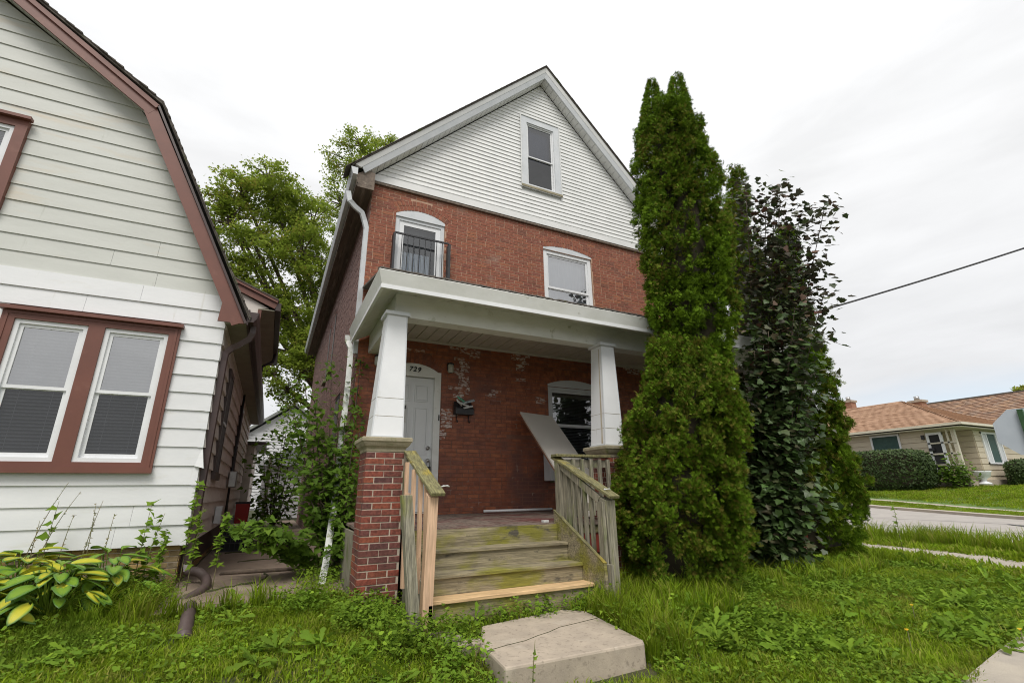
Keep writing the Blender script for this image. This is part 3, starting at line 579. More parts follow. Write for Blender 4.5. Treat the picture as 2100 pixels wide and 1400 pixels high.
# upstairs windows + arched heads
def arch_head(o, parent, m, top_in=.0, y=HY+.003, frame_z=None):
    x0, x1, z0, zs_, rise = o; n = 14
    pts = [(x0+(x1-x0)*i/n, arch_z(o, x0+(x1-x0)*i/n)+.012) for i in range(n+1)]
    mb = MB(); mb.prism([(x0, zs_-.035)]+pts+[(x1, zs_-.035)], 'y', y, y+.12); return mb.build("arched_head", m, parent)
o = openings[1]
w2 = window(house, o[0]+.01, o[1]-.01, o[2]-.02, o[3]-.03, HY+.03, 5.46, M['white_clean'], M['sheer'], M['sheer'], M['glass_bright'], M['glass_bright'], .09, .045, name="upstairs_window")
arch_head(o, w2, M['white_trim'])
o = openings[0]
mb = MB(); frame_boxes(mb, o[0]+.005, o[1]-.005, o[2], o[3]-.03, HY+.03, HY+.13, .07); sd_ = mb.build("upstairs_door", M['white_trim'], house)
arch_head(o, sd_, M['white_trim'])
mb = MB(); frame_boxes(mb, o[0]+.075, o[1]-.075, o[2]+.07, o[3]-.09, HY+.05, HY+.09, .10, .2); mb.build("storm_frame", M['white_clean'], sd_)
mb = MB(); mb.add([(o[0]+.17, HY+.062, o[2]+.2), (o[1]-.17, HY+.062, o[2]+.2), (o[1]-.17, HY+.062, o[3]-.18), (o[0]+.17, HY+.062, o[3]-.18)], [(0, 1, 2, 3)]); mb.build("pane", M['glass'], sd_)
mb = MB(); mb.box(o[0]+.1, o[1]-.1, HY+.2, HY+.205, 5.62, o[3]-.1); mb.build("curtain", M['graycurt'], sd_)
mb = MB()
for k in range(20): xx = o[0]+.17+k*.028; mb.box(xx, xx+.022, HY+.15+.012*(k % 2), HY+.16+.012*(k % 2), o[2]+.1, 5.66)
mb.build("curtain", M['sheer'], sd_); mb = MB(); mb.box(o[0]+.1, o[1]-.1, HY+.24, HY+.245, o[2], 5.62); mb.build("dark_room", M['dark'], sd_)
# Juliet rail
rail = thing("balcony_rail", "low black iron guard rail across the upstairs glass door", "railing", (2.05, 7.9, 5.0))
mb = MB(); mb.box(1.52, 2.585, 7.85, 7.88, 5.855, 5.885); mb.build("top_rail", M['black_metal'], rail)
mb = MB(); mb.box(1.52, 2.585, 7.85, 7.88, 4.86, 4.885); mb.build("bottom_rail", M['black_metal'], rail)
for k in range(8): xx = 1.655+.112*k; mb = MB(); mb.box(xx, xx+.012, 7.858, 7.87, 4.88, 5.857); mb.build("baluster", M['black_metal'], rail)
for xx in (1.50, 2.57): mb = MB(); mb.box(xx, xx+.04, 7.845, 7.985, 4.8, 5.86); mb.build("bracket", M['black_metal'], rail)
# ground floor window behind the porch
o = openings[3]
w3 = window(house, o[0]+.01, o[1]-.01, o[2]-.0, o[3]-.03, HY+.03, 2.47, M['white_trim'], M['charcoal'], M['dark'], M['glass_hi'], M['glass'], .07, .045, (.0, .03), name="ground_floor_window", bmat=M['graycurt']); arch_head(o, w3, M['white_trim'])
mb = MB(); mb.box(o[0]-.03, o[1]+.03, HY-.05, HY+.05, o[2]-.09, o[2]-.005); mb.build("sill", M['concrete_cap'], w3)
# front door
o = openings[2]
mb = MB(); frame_boxes(mb, o[0], o[1], .92, 3.30, HY-.015, HY+.10, .115, .01, .10); dfr = mb.build("front_door", M['white_dirty'], house, label="pale gray six-panel front door in a white arched frame")
arch_head(o, dfr, M['white_dirty'], y=HY-.01)
mb = MB(); mb.box(o[0]+.116, o[1]-.116, HY+.05, HY+.09, .94, 3.19); leaf_ = mb.build("door_leaf", M['door'], dfr)
dx0, dx1 = o[0]+.116, o[1]-.116; dm = (dx0+dx1)/2
for z0, z1 in ((2.76, 3.06), (1.86, 2.66), (1.08, 1.72)):
    for xa, xb in ((dx0+.09, dm-.045), (dm+.045, dx1-.09)):
        mb = MB(); frame_boxes(mb, xa, xb, z0, z1, HY+.036, HY+.0505, .018); mb.box(xa+.035, xb-.035, HY+.040, HY+.0505, z0+.035, z1-.035); mb.build("door_panel", M['door'], dfr)
mb = MB(); mb.tube([(dx1-.07, HY+.01, 1.97), (dx1-.07, HY+.05, 1.97)], .032, 14); mb.build("deadbolt", M['steel'], dfr)
mb = MB(); mb.sphere((dx1-.07, HY-.0, 1.76), .036); mb.tube([(dx1-.07, HY+.0, 1.76), (dx1-.07, HY+.05, 1.76)], .018, 10); mb.build("door_knob", M['steel'], dfr)
mb = MB(); mb.box(o[1]-.03, o[1]-.012, HY-.03, HY-.016, 2.44, 2.54); mb.build("doorbell", M['black_metal'], dfr)
lk = thing("lockbox", "dark key lockbox hanging from the front door knob", "lockbox", (dx1-.07, HY-.02, 1.7))
mb = MB(); mb.box(dx1-.115, dx1-.025, HY-.045, HY-.005, 1.53, 1.66); mb.build("box", M['black_metal'], lk, bevel=.006)
mb = MB(); mb.tube([(dx1-.10, HY-.025, 1.655), (dx1-.10, HY-.025, 1.74), (dx1-.07, HY-.03, 1.78), (dx1-.04, HY-.025, 1.74), (dx1-.04, HY-.025, 1.655)], .006, 6); mb.build("shackle", M['steel'], lk)
pn = thing("paper_notice", "small white paper notice taped to the front door", "notice", (2.05, HY+.03, 2.6))
mb = MB(); mb.box(dx0+.15, dx0+.30, HY+.036, HY+.039, 2.38, 2.70); mb.build("sheet", M['paper'], pn)
mb = MB(); mb.box(dx0+.165, dx0+.285, HY+.034, HY+.0355, 2.62, 2.68)
for k in range(9): mb.box(dx0+.17, dx0+.17+rnd.uniform(.06, .11), HY+.034, HY+.0355, 2.41+k*.02, 2.418+k*.02)
mb.build("printed_lines", M['ink'], pn)
# house number
def text(s, size, loc, m, parent, name, rot=(math.pi/2, 0, 0), ext=.004, shear=.25):
    c = bpy.data.curves.new(name, 'FONT'); c.body = s; c.size = size; c.extrude = ext; c.shear = shear; c.align_x = 'CENTER'; c.offset = .003
    to = bpy.data.objects.new(name, c); COL.objects.link(to); dg = bpy.context.evaluated_depsgraph_get(); me = bpy.data.meshes.new_from_object(to.evaluated_get(dg)); bpy.data.objects.remove(to)
    me.materials.clear(); ob = link(name, me, m, parent, loc); ob.rotation_euler = rot; return ob
for ch, xx, zz in (("7", 1.985, 3.285), ("2", 2.06, 3.285), ("9", 2.135, 3.28)): text(ch, .12, (xx, HY-.018, zz), M['ink'], dfr, "house_number")
# wall lamps
for i, (xx, lab) in enumerate(((1.40, "small wall lantern left of the front door, half behind the porch column"), (2.70, "small wall lantern right of the front door"))):
    L_ = thing("wall_lamp", lab, "lamp", (xx, HY-.06, 3.4), "porch wall lanterns")
    mb = MB(); mb.box(xx-.04, xx+.04, HY-.025, HY-.004, 3.36, 3.50); mb.box(xx-.01, xx+.01, HY-.09, HY-.02, 3.47, 3.49); mb.build("back_plate", M['black_metal'], L_)
    mb = MB(); mb.lathe((xx, HY-.09, 3.30), [(.035, 0), (.055, .02), (.055, .14), (.03, .17), (.0, .175)], 10); mb.build("lamp_glass", M['lampglass'], L_)
    mb = MB(); mb.lathe((xx, HY-.09, 3.455), [(.062, 0), (.062, .012), (.02, .04), (.0, .042)], 10); mb.build("lamp_cap", M['black_metal'], L_)
# mailbox stuffed with papers
mbx = thing("mailbox", "black wall mailbox stuffed with papers right of the door", "mailbox", (2.95, HY-.1, 2.5))
mb = MB(); mb.prism([(HY-.14, 2.56), (HY-.004, 2.56), (HY-.004, 2.80), (HY-.10, 2.70), (HY-.14, 2.66)], 'x', 2.80, 3.14); mb.build("box", M['black_metal'], mbx)
for xx in (2.85, 3.08): mb = MB(); mb.tube([(xx, HY-.03, 2.56), (xx, HY-.035, 2.44), (xx, HY-.09, 2.42), (xx, HY-.11, 2.46)], .007, 6); mb.build("newspaper_hook", M['black_metal'], mbx)
for i, (xx, yy, zz, w, rz, rx, m_, lab) in enumerate(((2.93, 7.84, 2.74, .24, .2, .5, 'paper', "folded white newspaper stuffed lowest in the black mailbox"), (3.00, 7.83, 2.78, .26, -.3, .35, 'paper_blue', "blue printed flyer lying on top of the mailbox pile"), (2.90, 7.86, 2.82, .16, .5, .7, 'paper_green', "small green flyer sticking up from the mailbox"), (3.02, 7.85, 2.69, .16, -.1, .2, 'paper', "white envelope at the right end of the mailbox"), (2.86, 7.86, 2.76, .14, .9, .9, 'paper', "creased white sheet at the left end of the mailbox"))):
    mb = MB(); mb.box(-w/2, w/2, -.05, .05, -.012, .012); ob = mb.build("flyer", M[m_]); ob.location = (xx, yy, zz); ob.rotation_euler = (rx, .25*(-1)**i, rz); tag(ob, lab, "flyer", "mail stuffed in the mailbox")
# downspouts
mb = MB()
dp = [at(714, 393, y=7.86), at(717, 411, y=7.86), at(728, 424, y=7.92), at(742, 436, y=7.98), at(747, 452, y=8.02), (1.03, 8.03, 5.9), (1.03, 8.03, 4.5), (1.03, 8.03, 3.5)]
mb.tube([tuple(p) for p in dp], .04, flat=(.085, .06)); mb.build("downspout", M['white_trim'], house)
mb = MB(); mb.tube([tuple(at(713, 688, y=8.1)), tuple(at(713, 700, y=8.1)), tuple(at(719, 714, y=8.05)), tuple(at(717, 745, y=8.0)), tuple(at(712, 800, y=7.9)), tuple(at(700, 900, y=7.75)), tuple(at(690, 1000, y=7.55)), tuple(at(668, 1155, y=7.1)), tuple(at(656, 1213, y=6.9))], .04, flat=(.085, .065))
mb.build("downspout", M['pvc'], house, label="lower white drainpipe partly grown over by leaves")

# ================================================================ PORCH
porch = thing("porch", "open brick and white porch across the front of the brick house", "porch", (4.5, 5.66, .1))
PF = 5.66
x = 1.0; 
while x < 8.6:
    mb = MB(); w = .088; dz = rnd.uniform(-.002, .002); pf = 6.115 if x < 1.40 or 4.26 < x < 4.80 or 8.0 < x < 8.56 else PF-.03; df = .0235*(pf-PF+.03)
    mb.hexa([(x, pf, .805+df+dz), (x+w, pf, .805+df+dz), (x+w, HY, .86+dz), (x, HY, .86+dz)], [(x, pf, .838+df+dz), (x+w, pf, .838+df+dz), (x+w, HY, .893+dz), (x, HY, .893+dz)]); mb.build("deck_board", M['deck'], porch); x += w+.006
mb = MB(); mb.box(3.56, 4.36, PF+.02, PF+.05, .45, .803); mb.build("skirt_board", M['red_skirt'], porch)
mb = MB(); mb.box(3.50, 4.36, PF+.0, PF+.04, .70, .803); mb.build("rim_board", M['cap_wood'], porch)
mb = MB(); mb.box(.98, 1.02, 6.12, HY, .1, .80); mb.build("side_skirt", M['gray_wood'], porch)
mb = MB(); mb.box(4.9, 8.6, PF+.02, PF+.06, .0, .80); mb.build("skirt_board", M['red_skirt'], porch)
def pier(x0, x1, y0, y1, z0, z1, mm=M['brick_pier'], extra=None):
    core = MB(); core.box(x0+.006, x1-.006, y0+.005, y1-.005, z0, z1-.003); p = core.build("brick_pier", M['mortar_pier'], porch)
    z = z1-CO+.004; k = 0
    while z > z0-.02:
        w = x1-x0; dj = [rnd.uniform(-.003, .003) for _ in range(3)]
        if k % 2: segs = [(0, .205), (.205+MJ, min(.42, w)), (min(.42, w)+MJ, w)] 
        else: segs = [(0, .10), (.10+MJ, .315), (.315+MJ, w)]
        for a, b in segs:
            if b-a > .02: brick_obj(x0+a, x0+b, y0-.002, z, mm, p, 'pier', .09)
        # left side face: bricks run along y
        d = y1-y0; segs = [(.002, .10), (.10+MJ, .315), (.315+MJ, d)] if k % 2 else [(.095, .205), (.205+MJ, .42), (.42+MJ, d)]
        for a, b in segs:
            if b-a > .02:
                mb = MB(); xx = x0+rnd.uniform(-.003, .002); mb.box(xx, x0+.08, y0+max(a, .092), y0+b, z, z+BH, tint=rnd.random()+.001)
                if b > .1: mb.build("brick", mm, p)
        z -= CO; k += 1
    return p
pier(.95, 1.40, PF, 6.11, .0, 1.70); pier(4.35, 4.80, PF, 6.11, .0, 1.70); pier(8.1, 8.55, PF, 6.11, .0, 1.70)
def cap(x0, x1, y0, y1, z0):
    mb = MB(); prof = [(.0, .0), (.0, .035), (.012, .05), (.03, .065), (.045, .09), (.055, .11), (.065, .115), (.065, .155), (.055, .165)]
    vs = []
    for o_, dz in prof:
        e = .0; vs += [(x0-o_, y0-o_, z0+dz), (x1+o_, y0-o_, z0+dz), (x1+o_, y1+o_, z0+dz), (x0-o_, y1+o_, z0+dz)]
    n = len(prof); fs = [(i*4+k, i*4+(k+1) % 4, (i+1)*4+(k+1) % 4, (i+1)*4+k) for i in range(n-1) for k in range(4)]+[(3, 2, 1, 0), tuple(range((n-1)*4, n*4))]
    mb.add(vs, fs); return mb.build("pier_cap", M['concrete_cap'], porch, bevel=.006)
cap(.95, 1.40, PF, 6.11, 1.702); cap(4.35, 4.80, PF, 6.11, 1.702); cap(8.1, 8.55, PF, 6.11, 1.702)
def column(b, t, z0=1.872, z1=3.47, streak=False):
    mb = MB(); q = lambda r, z: [(r[0], r[2], z), (r[1], r[2], z), (r[1], r[3], z), (r[0], r[3], z)]
    mb.hexa(q(b, z0), q(t, z1)); c = mb.build("column", M['white_clean'], porch, bevel=.004)
    for (f0, f1) in ((.001, .012),):
        mb = MB(); r = lambda f: [b[i]+(t[i]-b[i])*f for i in range(4)]; g = r(f1); h = r(0); o_ = .008
        mb.hexa(q((h[0]-o_, h[1]+o_, h[2]-o_, h[3]+o_), z0), q((h[0]-o_, h[1]+o_, h[2]-o_, h[3]+o_), z0+.02)); mb.build("base_trim", M['white_trim'], c)
    for sx in (0, 1):   # corner beads of the aluminium wrap
        mb = MB(); x0_, x1_ = b[sx], t[sx]; mb.beam((x0_, b[2]-.001, z0), (x1_, t[2]-.001, z1), .014, .006, (0, 1, 0)); mb.build("corner_bead", M['white_trim'], c)
    for f in (.16, .30):
        mb = MB(); r_ = [b[i]+(t[i]-b[i])*f for i in range(4)]; zf = z0+(z1-z0)*f; mb.box(r_[0]-.0015, r_[1]+.0015, r_[2]-.0025, r_[3], zf, zf+.004); mb.build("wrap_seam", M['concrete_cap'], c)
    mb = MB(); o_ = .035; mb.hexa(q((t[0]-o_, t[1]+o_, t[2]-o_, t[3]+o_), z1), q((t[0]-o_, t[1]+o_, t[2]-o_, t[3]+o_), z1+.048)); mb.build("column_cap", M['white_trim'], porch, bevel=.003)
    if streak:
        mb = MB(); L_ = lambda f, g: (b[0]+(t[0]-b[0])*f-.002, b[2]+(t[2]-b[2])*f+((b[3]-b[2])+((t[3]-t[2])-(b[3]-b[2]))*f)*g, z0+(z1-z0)*f)
        L0 = [L_(.02, .14), L_(.02, .26), L_(.97, .30), L_(.97, .22)]
        mb.add(L0, [(0, 1, 2, 3)]); mb.build("rust_streak", M['rust'], c)
    return c
column((1.00, 1.37, 5.72, 6.10), (1.12, 1.37, 5.85, 6.12))
column((4.36, 4.70, 5.70, 6.06), (4.53, 4.77, 5.85, 6.13), streak=True)
column((8.14, 8.5, 5.72, 6.10), (8.2, 8.45, 5.85, 6.12))
# beams
mb = MB(); mb.box(1.24, 8.5, 6.0, 6.22, 3.52, 3.855); mb.build("front_beam", M['white_dirty'], porch)
mb = MB(); mb.box(1.24, 1.44, 6.2205, HY-.012, 3.52, 3.855); mb.build("side_beam", M['white_dirty'], porch)
mb = MB(); mb.box(8.3, 8.5, 6.2205, HY-.012, 3.52, 3.855); mb.build("side_beam", M['white_dirty'], porch)
# ceiling panels: strips running front to back
x = 1.445
while x < 8.28:
    mb = MB(); w = min(.195, 8.295-x); dz = rnd.uniform(0, .003); mb.box(x+.006, x+w-.004, 6.225, HY-.014, 3.875-dz, 3.895); mb.build("ceiling_panel", M['ceiling'], porch); x += .198
mb = MB(); mb.box(1.44, 8.3, 6.22, HY-.014, 3.896, 3.90); mb.build("ceiling_backing", M['dark'], porch)
mb = MB(); mb.box(1.445, 8.295, HY-.045, HY-.013, 3.835, 3.872); mb.build("ceiling_trim", M['ceiling'], porch)
# overhang soffit panels
GF, GL, GR = 5.50, .95, 8.8
x = GL+.3
k = 0
while x < 8.5:
    mb = MB(); w = .236; dz = rnd.uniform(0, .004); mb.hexa([(x+.007, GF+.03, 3.70-dz), (x+w-.007, GF+.03, 3.70-dz), (x+w-.007, 5.999, 3.845-dz), (x+.007, 5.999, 3.845-dz)], [(x+.007, GF+.03, 3.715), (x+w-.007, GF+.03, 3.715), (x+w-.007, 5.999, 3.86), (x+.007, 5.999, 3.86)]); mb.build("soffit_panel", M['soffit'], porch); x += w
y = 6.0
while y < HY-.05:
    w = min(.16, HY-.014-y); mb = MB(); mb.hexa([(GL+.03, y+.003, 3.70), (1.239, y+.003, 3.845), (1.239, y+w-.003, 3.845), (GL+.03, y+w-.003, 3.70)], [(GL+.03, y+.003, 3.715), (1.239, y+.003, 3.86), (1.239, y+w-.003, 3.86), (GL+.03, y+w-.003, 3.715)]); mb.build("soffit_panel", M['soffit'], porch); y += .16
mb = MB(); mb.add([(GL+.03, GF+.03, 3.699), (1.25, GF+.03, 3.699), (1.25, 6.0, 3.846), (1.239, 6.0, 3.846), (GL+.03, 6.0, 3.699)], [(0, 4, 3), (0, 3, 2), (0, 2, 1)]); mb.build("soffit_corner", M['soffit'], porch)
# box gutter: sloped metal face with a lip
gp_ = [(0, 3.68), (0, 3.725), (-.055, 3.90), (-.045, 3.91), (.03, 3.91), (.03, 3.68)]
mb = MB(); A = [(GL-.0-o_*-1 if False else GL+o_, GF+o_, z_) for o_, z_ in gp_]; B = [(GR, GF+o_, z_) for o_, z_ in gp_]; C_ = [(GL+o_, HY-.02, z_) for o_, z_ in gp_]
n = len(gp_); mb.add(A+B, [(i, (i+1) % n, n+(i+1) % n, n+i) for i in range(n)]+[tuple(range(n, 2*n))]); mb.add(C_+A, [(i, (i+1) % n, n+(i+1) % n, n+i) for i in range(n)]+[tuple(range(n))[::-1]])
mb.build("gutter", M['white_dirty'], porch)
mb = MB(); lip = [(-.008, 3.677), (-.008, 3.728), (.0005, 3.73), (.0005, 3.677)]
A = [(GL+o_, GF+o_, z_) for o_, z_ in lip]; B = [(GR, GF+o_, z_) for o_, z_ in lip]; C_ = [(GL+o_, HY-.02, z_) for o_, z_ in lip]; n = 4
mb.add(A+B, [(i, (i+1) % n, n+(i+1) % n, n+i) for i in range(n)]); mb.add(C_+A, [(i, (i+1) % n, n+(i+1) % n, n+i) for i in range(n)]); mb.build("gutter_lip", M['white_clean'], porch)
mb = MB(); mb.hexa([(GL-.02, GF-.02, 3.912), (GR, GF-.02, 3.912), (GR, HY-.02, 4.68), (GL+.1, HY-.02, 4.68)], [(GL-.02, GF-.02, 3.935), (GR, GF-.02, 3.935), (GR, HY-.02, 4.72), (GL+.1, HY-.02, 4.72)]); pr = mb.build("porch_roof", M['shingle'], porch)
tb = MB(); x = GL-.03
while x < 6.9:
    w = rnd.uniform(.05, .16); tb.hexa([(x, GF-.045-rnd.uniform(0, .02), 3.92), (x+w, GF-.045, 3.92), (x+w, GF+.2, 4.0), (x, GF+.2, 4.0)], [(x, GF-.04, 3.935+rnd.uniform(0, .018)), (x+w, GF-.04, 3.937+rnd.uniform(0, .014)), (x+w, GF+.2, 4.03), (x, GF+.2, 4.03)]); x += w
tb.build("shingle_tab", M['shingle'], pr, kind='stuff')

# ================================================================ STAIRS AND RAILINGS
st = thing("wooden_steps", "mossy weathered wooden front steps with one new pine tread", "steps", (2.5, 5.2, 0))
noses = [(5.36, .64), (5.06, .44), (4.86, .25)]
XL, XR = 1.50, 3.425
mb = MB(); mb.box(XL, XR, PF-.035, PF-.008, .60, .835); mb.build("riser", M['moss_wood'], st)
for i, (yn, zn) in enumerate(noses):
    yb = (PF-.035) if i == 0 else noses[i-1][0]+.03
    mb = MB(); xr = XR if i < 2 else XR+.06; mb.box(XL if i < 2 else XL-.03, xr, yn, yb-.001, zn-.035, zn); mb.build("tread", M['moss_wood'] if i < 2 else M['pine_x'], st, label=None if i < 2 else "new unweathered pine tread at the bottom", bevel=.005)
    zb = noses[i+1][1] if i < 2 else -.05
    mb = MB(); mb.box(XL, XR, yn+.03, yn+.055, zb, zn-.036); mb.build("riser", M['moss_wood'], st)
mb = MB(); mb.prism([(5.70, 1.0), (4.66, .47), (4.63, .02), (5.70, .02)], 'x', 3.43, 3.465); mb.build("stringer", M['moss_wood'], st)
mb = MB(); mb.beam((3.4475, 5.70, 1.003), (3.4475, 4.66, .473), .042, .012); mb.build("stringer_cap", M['cap_wood'], st)
mb = MB(); mb.prism([(5.70, .80), (4.70, .25), (4.70, .0), (5.70, .0)], 'x', 1.455, 1.49); mb.build("stringer", M['gray_wood'], st)
mb = MB(); mb.box(3.475, 3.515, 4.60, 4.72, -.02, .46); mb.build("stringer_block", M['gray_wood'], st)
rr = thing("stair_railing", "weathered gray-green stair railing on the right with lichen on its handrail", "railing", (3.55, 5.1, 0), "railings beside the front steps")
mb = MB(); mb.hexa([(3.56, 4.68, -.05), (3.65, 4.68, -.05), (3.65, 4.80, -.05), (3.56, 4.80, -.05)], [(3.52, 4.68, 1.13), (3.66, 4.68, 1.13), (3.66, 4.80, 1.17), (3.52, 4.80, 1.17)]); mb.build("newel_post", M['old_post'], rr, bevel=.004)
mb = MB(); mb.box(3.475, 3.52, 4.69, 4.79, .45, 1.12); mb.build("post_plank", M['gray_wood'], rr)
mb = MB(); mb.beam((3.50, 5.72, 1.685), (3.60, 4.60, 1.165), .15, .034); mb.build("handrail", M['cap_wood'], rr, bevel=.004)
mb = MB(); mb.beam((3.48, 5.60, 1.59), (3.53, 4.80, 1.14), .035, .085); mb.build("under_rail", M['gray_wood'], rr)
mb = MB(); mb.box(3.44, 3.56, 5.55, 5.65, .84, 1.63); mb.build("upper_post", M['gray_wood'], rr)
mb = MB(); mb.box(3.50, 3.60, 5.44, 5.54, .78, 1.58); mb.build("upper_post", M['gray_wood'], rr)
for k in range(5):
    yy = 5.33-.118*k; t = (5.6-yy)/.8; mb = MB(); zt = 1.57-.45*t; x_ = 3.485+.04*t+(.07 if k == 4 else 0)
    mb.hexa([(x_, yy-.02, .80-.53*(5.6-yy)), (x_+.04, yy-.02, .80-.53*(5.6-yy)), (x_+.04, yy+.02, .82-.53*(5.6-yy)), (x_, yy+.02, .82-.53*(5.6-yy))], [(x_-.005, yy-.02, zt), (x_+.035, yy-.02, zt), (x_+.035, yy+.02, zt), (x_-.005, yy+.02, zt)]); mb.build("baluster", M['gray_wood'], rr)
def bracket(rail, p, lab=None):
    mb = MB(); x_, y_, z_ = p
    for a, b in (((0, 0, 0), (.05, -.035, .01)), ((.05, -.035, .01), (.075, -.02, -.0)), ((0, 0, 0), (.03, .035, .01)), ((.03, .035, .01), (.075, -.02, 0))): mb.tube([(x_+a[0], y_+a[1], z_+a[2]), (x_+b[0], y_+b[1], z_+b[2])], .006, 5)
    mb.build("metal_bracket", M['paper'], rail)
bracket(rr, (3.545, 4.72, 1.25))
gd = thing("porch_railing", "short level porch guard between the stair post and the right brick pier", "railing", (3.9, 5.6, .85))
mb = MB(); mb.box(3.42, 4.34, 5.56, 5.70, 1.685, 1.72); mb.build("top_rail", M['cap_wood'], gd, bevel=.004)
mb = MB(); mb.box(3.56, 4.33, 5.61, 5.65, 1.55, 1.65); mb.build("under_rail", M['gray_wood'], gd)
mb = MB(); mb.box(3.60, 4.33, 5.61, 5.65, .98, 1.08); mb.build("lower_rail", M['gray_wood'], gd)
for k in range(5): xx = 3.68+.145*k; mb = MB(); mb.box(xx, xx+.05, 5.565, 5.605, .92, 1.66); mb.build("baluster", M['gray_wood'], gd)
lr = thing("stair_railing", "stair railing on the left with raw new pine post and balusters", "railing", (1.45, 5.1, 0), "railings beside the front steps")
mb = MB(); mb.hexa([(1.39, 4.70, -.05), (1.49, 4.70, -.05), (1.49, 4.80, -.05), (1.39, 4.80, -.05)], [(1.415, 4.70, 1.20), (1.515, 4.70, 1.20), (1.515, 4.80, 1.245), (1.415, 4.80, 1.245)]); mb.build("newel_post", M['pine'], lr, bevel=.003)
mb = MB(); mb.beam((1.445, 5.64, 1.705), (1.49, 4.63, 1.225), .145, .034); mb.build("handrail", M['cap_wood'], lr, bevel=.004)
bracket(lr, (1.555, 4.74, 1.30))
for k, (xt, yt) in enumerate(((1.335, 5.40), (1.37, 5.22), (1.405, 5.07), (1.43, 4.93))):
    zt = 1.225+(yt-4.63)*.475-.02; mb = MB(); mb.hexa([(xt+.02, yt-.045, .30+.1*k*0), (xt+.055, yt-.045, .30), (xt+.055, yt, .30), (xt+.02, yt, .30)], [(xt, yt-.045, zt), (xt+.04, yt-.045, zt), (xt+.04, yt, zt), (xt, yt, zt)]); mb.build("baluster", M['pine'], lr)
mb = MB(); mb.box(1.38, 1.42, 5.56, 5.645, .86, 1.68); mb.build("upper_post", M['gray_wood'], lr)
lp = thing("loose_post", "old greenish fence post leaning beside the new pine newel", "post", (1.3, 4.65, 0))
mb = MB(); q = [(-.05, -.05), (.05, -.05), (.05, .05), (-.05, .05)]
mb.hexa([(1.325+a, 4.66+b, -.03) for a, b in q], [(1.20+a, 4.74+b, 1.225+.01*a) for a, b in q]); mb.build("post", M['old_post'], lp, bevel=.005)
mb = MB()
for k in range(7): mb.hexa([(1.18+.012*k, 4.72, 1.222), (1.187+.012*k, 4.72, 1.222), (1.187+.012*k, 4.735, 1.222), (1.18+.012*k, 4.735, 1.222)], [(1.183+.012*k, 4.72, 1.24+rnd.uniform(0, .03)), (1.186+.012*k, 4.72, 1.25), (1.186+.012*k, 4.73, 1.25), (1.183+.012*k, 4.73, 1.24)])
mb.build("splintered_top", M['pine'], lp)
# leaning board and odds and ends on the porch
lb = thing("leaning_board", "warm gray tabletop board leaning against the wall behind the guard", "board", (4.5, 7, .9))
P0, P1 = Vector(at(1200, 1058, z=.885)), Vector(at(1067, 844, y=7.72)); P2 = Vector(at(1132, 853, y=7.72)); wd = (P2-P1); dn = (P1-P0); nn = wd.cross(dn).normalized()
if nn.y > 0: nn = -nn
mb = MB(); t_ = .03; mb.hexa([P0, P0+wd, P0+wd-nn*t_, P0-nn*t_], [P1, P1+wd, P1+wd-nn*t_, P1-nn*t_]); mb.build("board", M['panel'], lb, bevel=.002)
mb = MB(); u = dn*.0; mb.hexa([P0-nn*(t_+.001), P0+wd*.04-nn*(t_+.001), P0+wd*.04-nn*(t_+.03), P0-nn*(t_+.03)], [P1-nn*(t_+.001)-dn*.06, P1+wd*.04-nn*(t_+.001)-dn*.06, P1+wd*.04-nn*(t_+.03)-dn*.06, P1-nn*(t_+.03)-dn*.06]); mb.build("edge_batten", M['panel_edge'], lb)
ob = MB().tube([(3.35, 7.88, .925), (4.7, 7.86, .925)], .022, 8).build("trim_strip", M['white_clean']); tag(ob, "white trim strip lying on the porch floor along the wall", "trim")
ob = MB().box(3.32, 3.40, 5.78, 5.84, .848, .875).build("wood_scrap", M['paper']); tag(ob, "small white scrap on the deck edge beside the stringer", "scrap")
ec = MB(); p = at(1128, 960, y=7.8); ec.box(p[0]-.03, p[0]+.30, 7.72, 7.98, 1.42, 1.95); ob = ec.build("wall_cabinet", M['white_trim'], bevel=.01); tag(ob, "small weathered white box on the wall behind the leaning board", "box")

# ================================================================ CONCRETE STEP
cs = MB(); tz = .05
top = [(1.67, 3.52), (2.93, 3.50), (2.97, 3.56), (3.13, 4.62), (2.95, 4.80), (1.95, 4.62), (1.72, 4.1), (1.70, 3.8)]
vs = [(x, y, tz) for x, y in top]+[(x, y, -.32) for x, y in top]; n = len(top)
cs.add(vs, [tuple(range(n)), tuple(range(n, 2*n))[::-1]]+[(i, n+i, n+(i+1) % n, (i+1) % n) for i in range(n)])
cstep = thing("concrete_step", "thick worn concrete slab step in the grass before the stairs", "step", (2.4, 4, -.2)); cs.build("slab", M['concrete'], cstep, bevel=.018)
mb = MB(); pts = [(1.70, 3.92), (1.9, 3.98), (2.1, 4.02), (2.25, 4.10), (2.4, 4.13), (2.55, 4.22), (2.8, 4.27), (3.06, 4.33)]; mb.tube([(x+rnd.uniform(-.01, .01), y+rnd.uniform(-.012, .012), tz+.0005) for x, y in pts], .0035, 4); mb.build("crack", M['soil'], cstep)
for i, (px, py, s_) in enumerate(((911, 1297, .17), (965, 1318, .12), (930, 1310, .08))):
    p = at(px, py, z=.04); mb = MB(); n = 9; a = [(p[0]+s_*rnd.uniform(.7, 1.1)*math.cos(k*6.283/n), p[1]+s_*.7*rnd.uniform(.7, 1.1)*math.sin(k*6.283/n)) for k in range(n)]
    mb.prism(a, 'z', -.05, .045+.01*i); ob = mb.build("flagstone", M['concrete'], bevel=.01); tag(ob, ("largest flat stone at the foot of the left newel post", "flat stone touching the left end of the concrete slab", "small flat stone between two larger ones left of the slab")[i], "stone", "flat stones left of the slab")

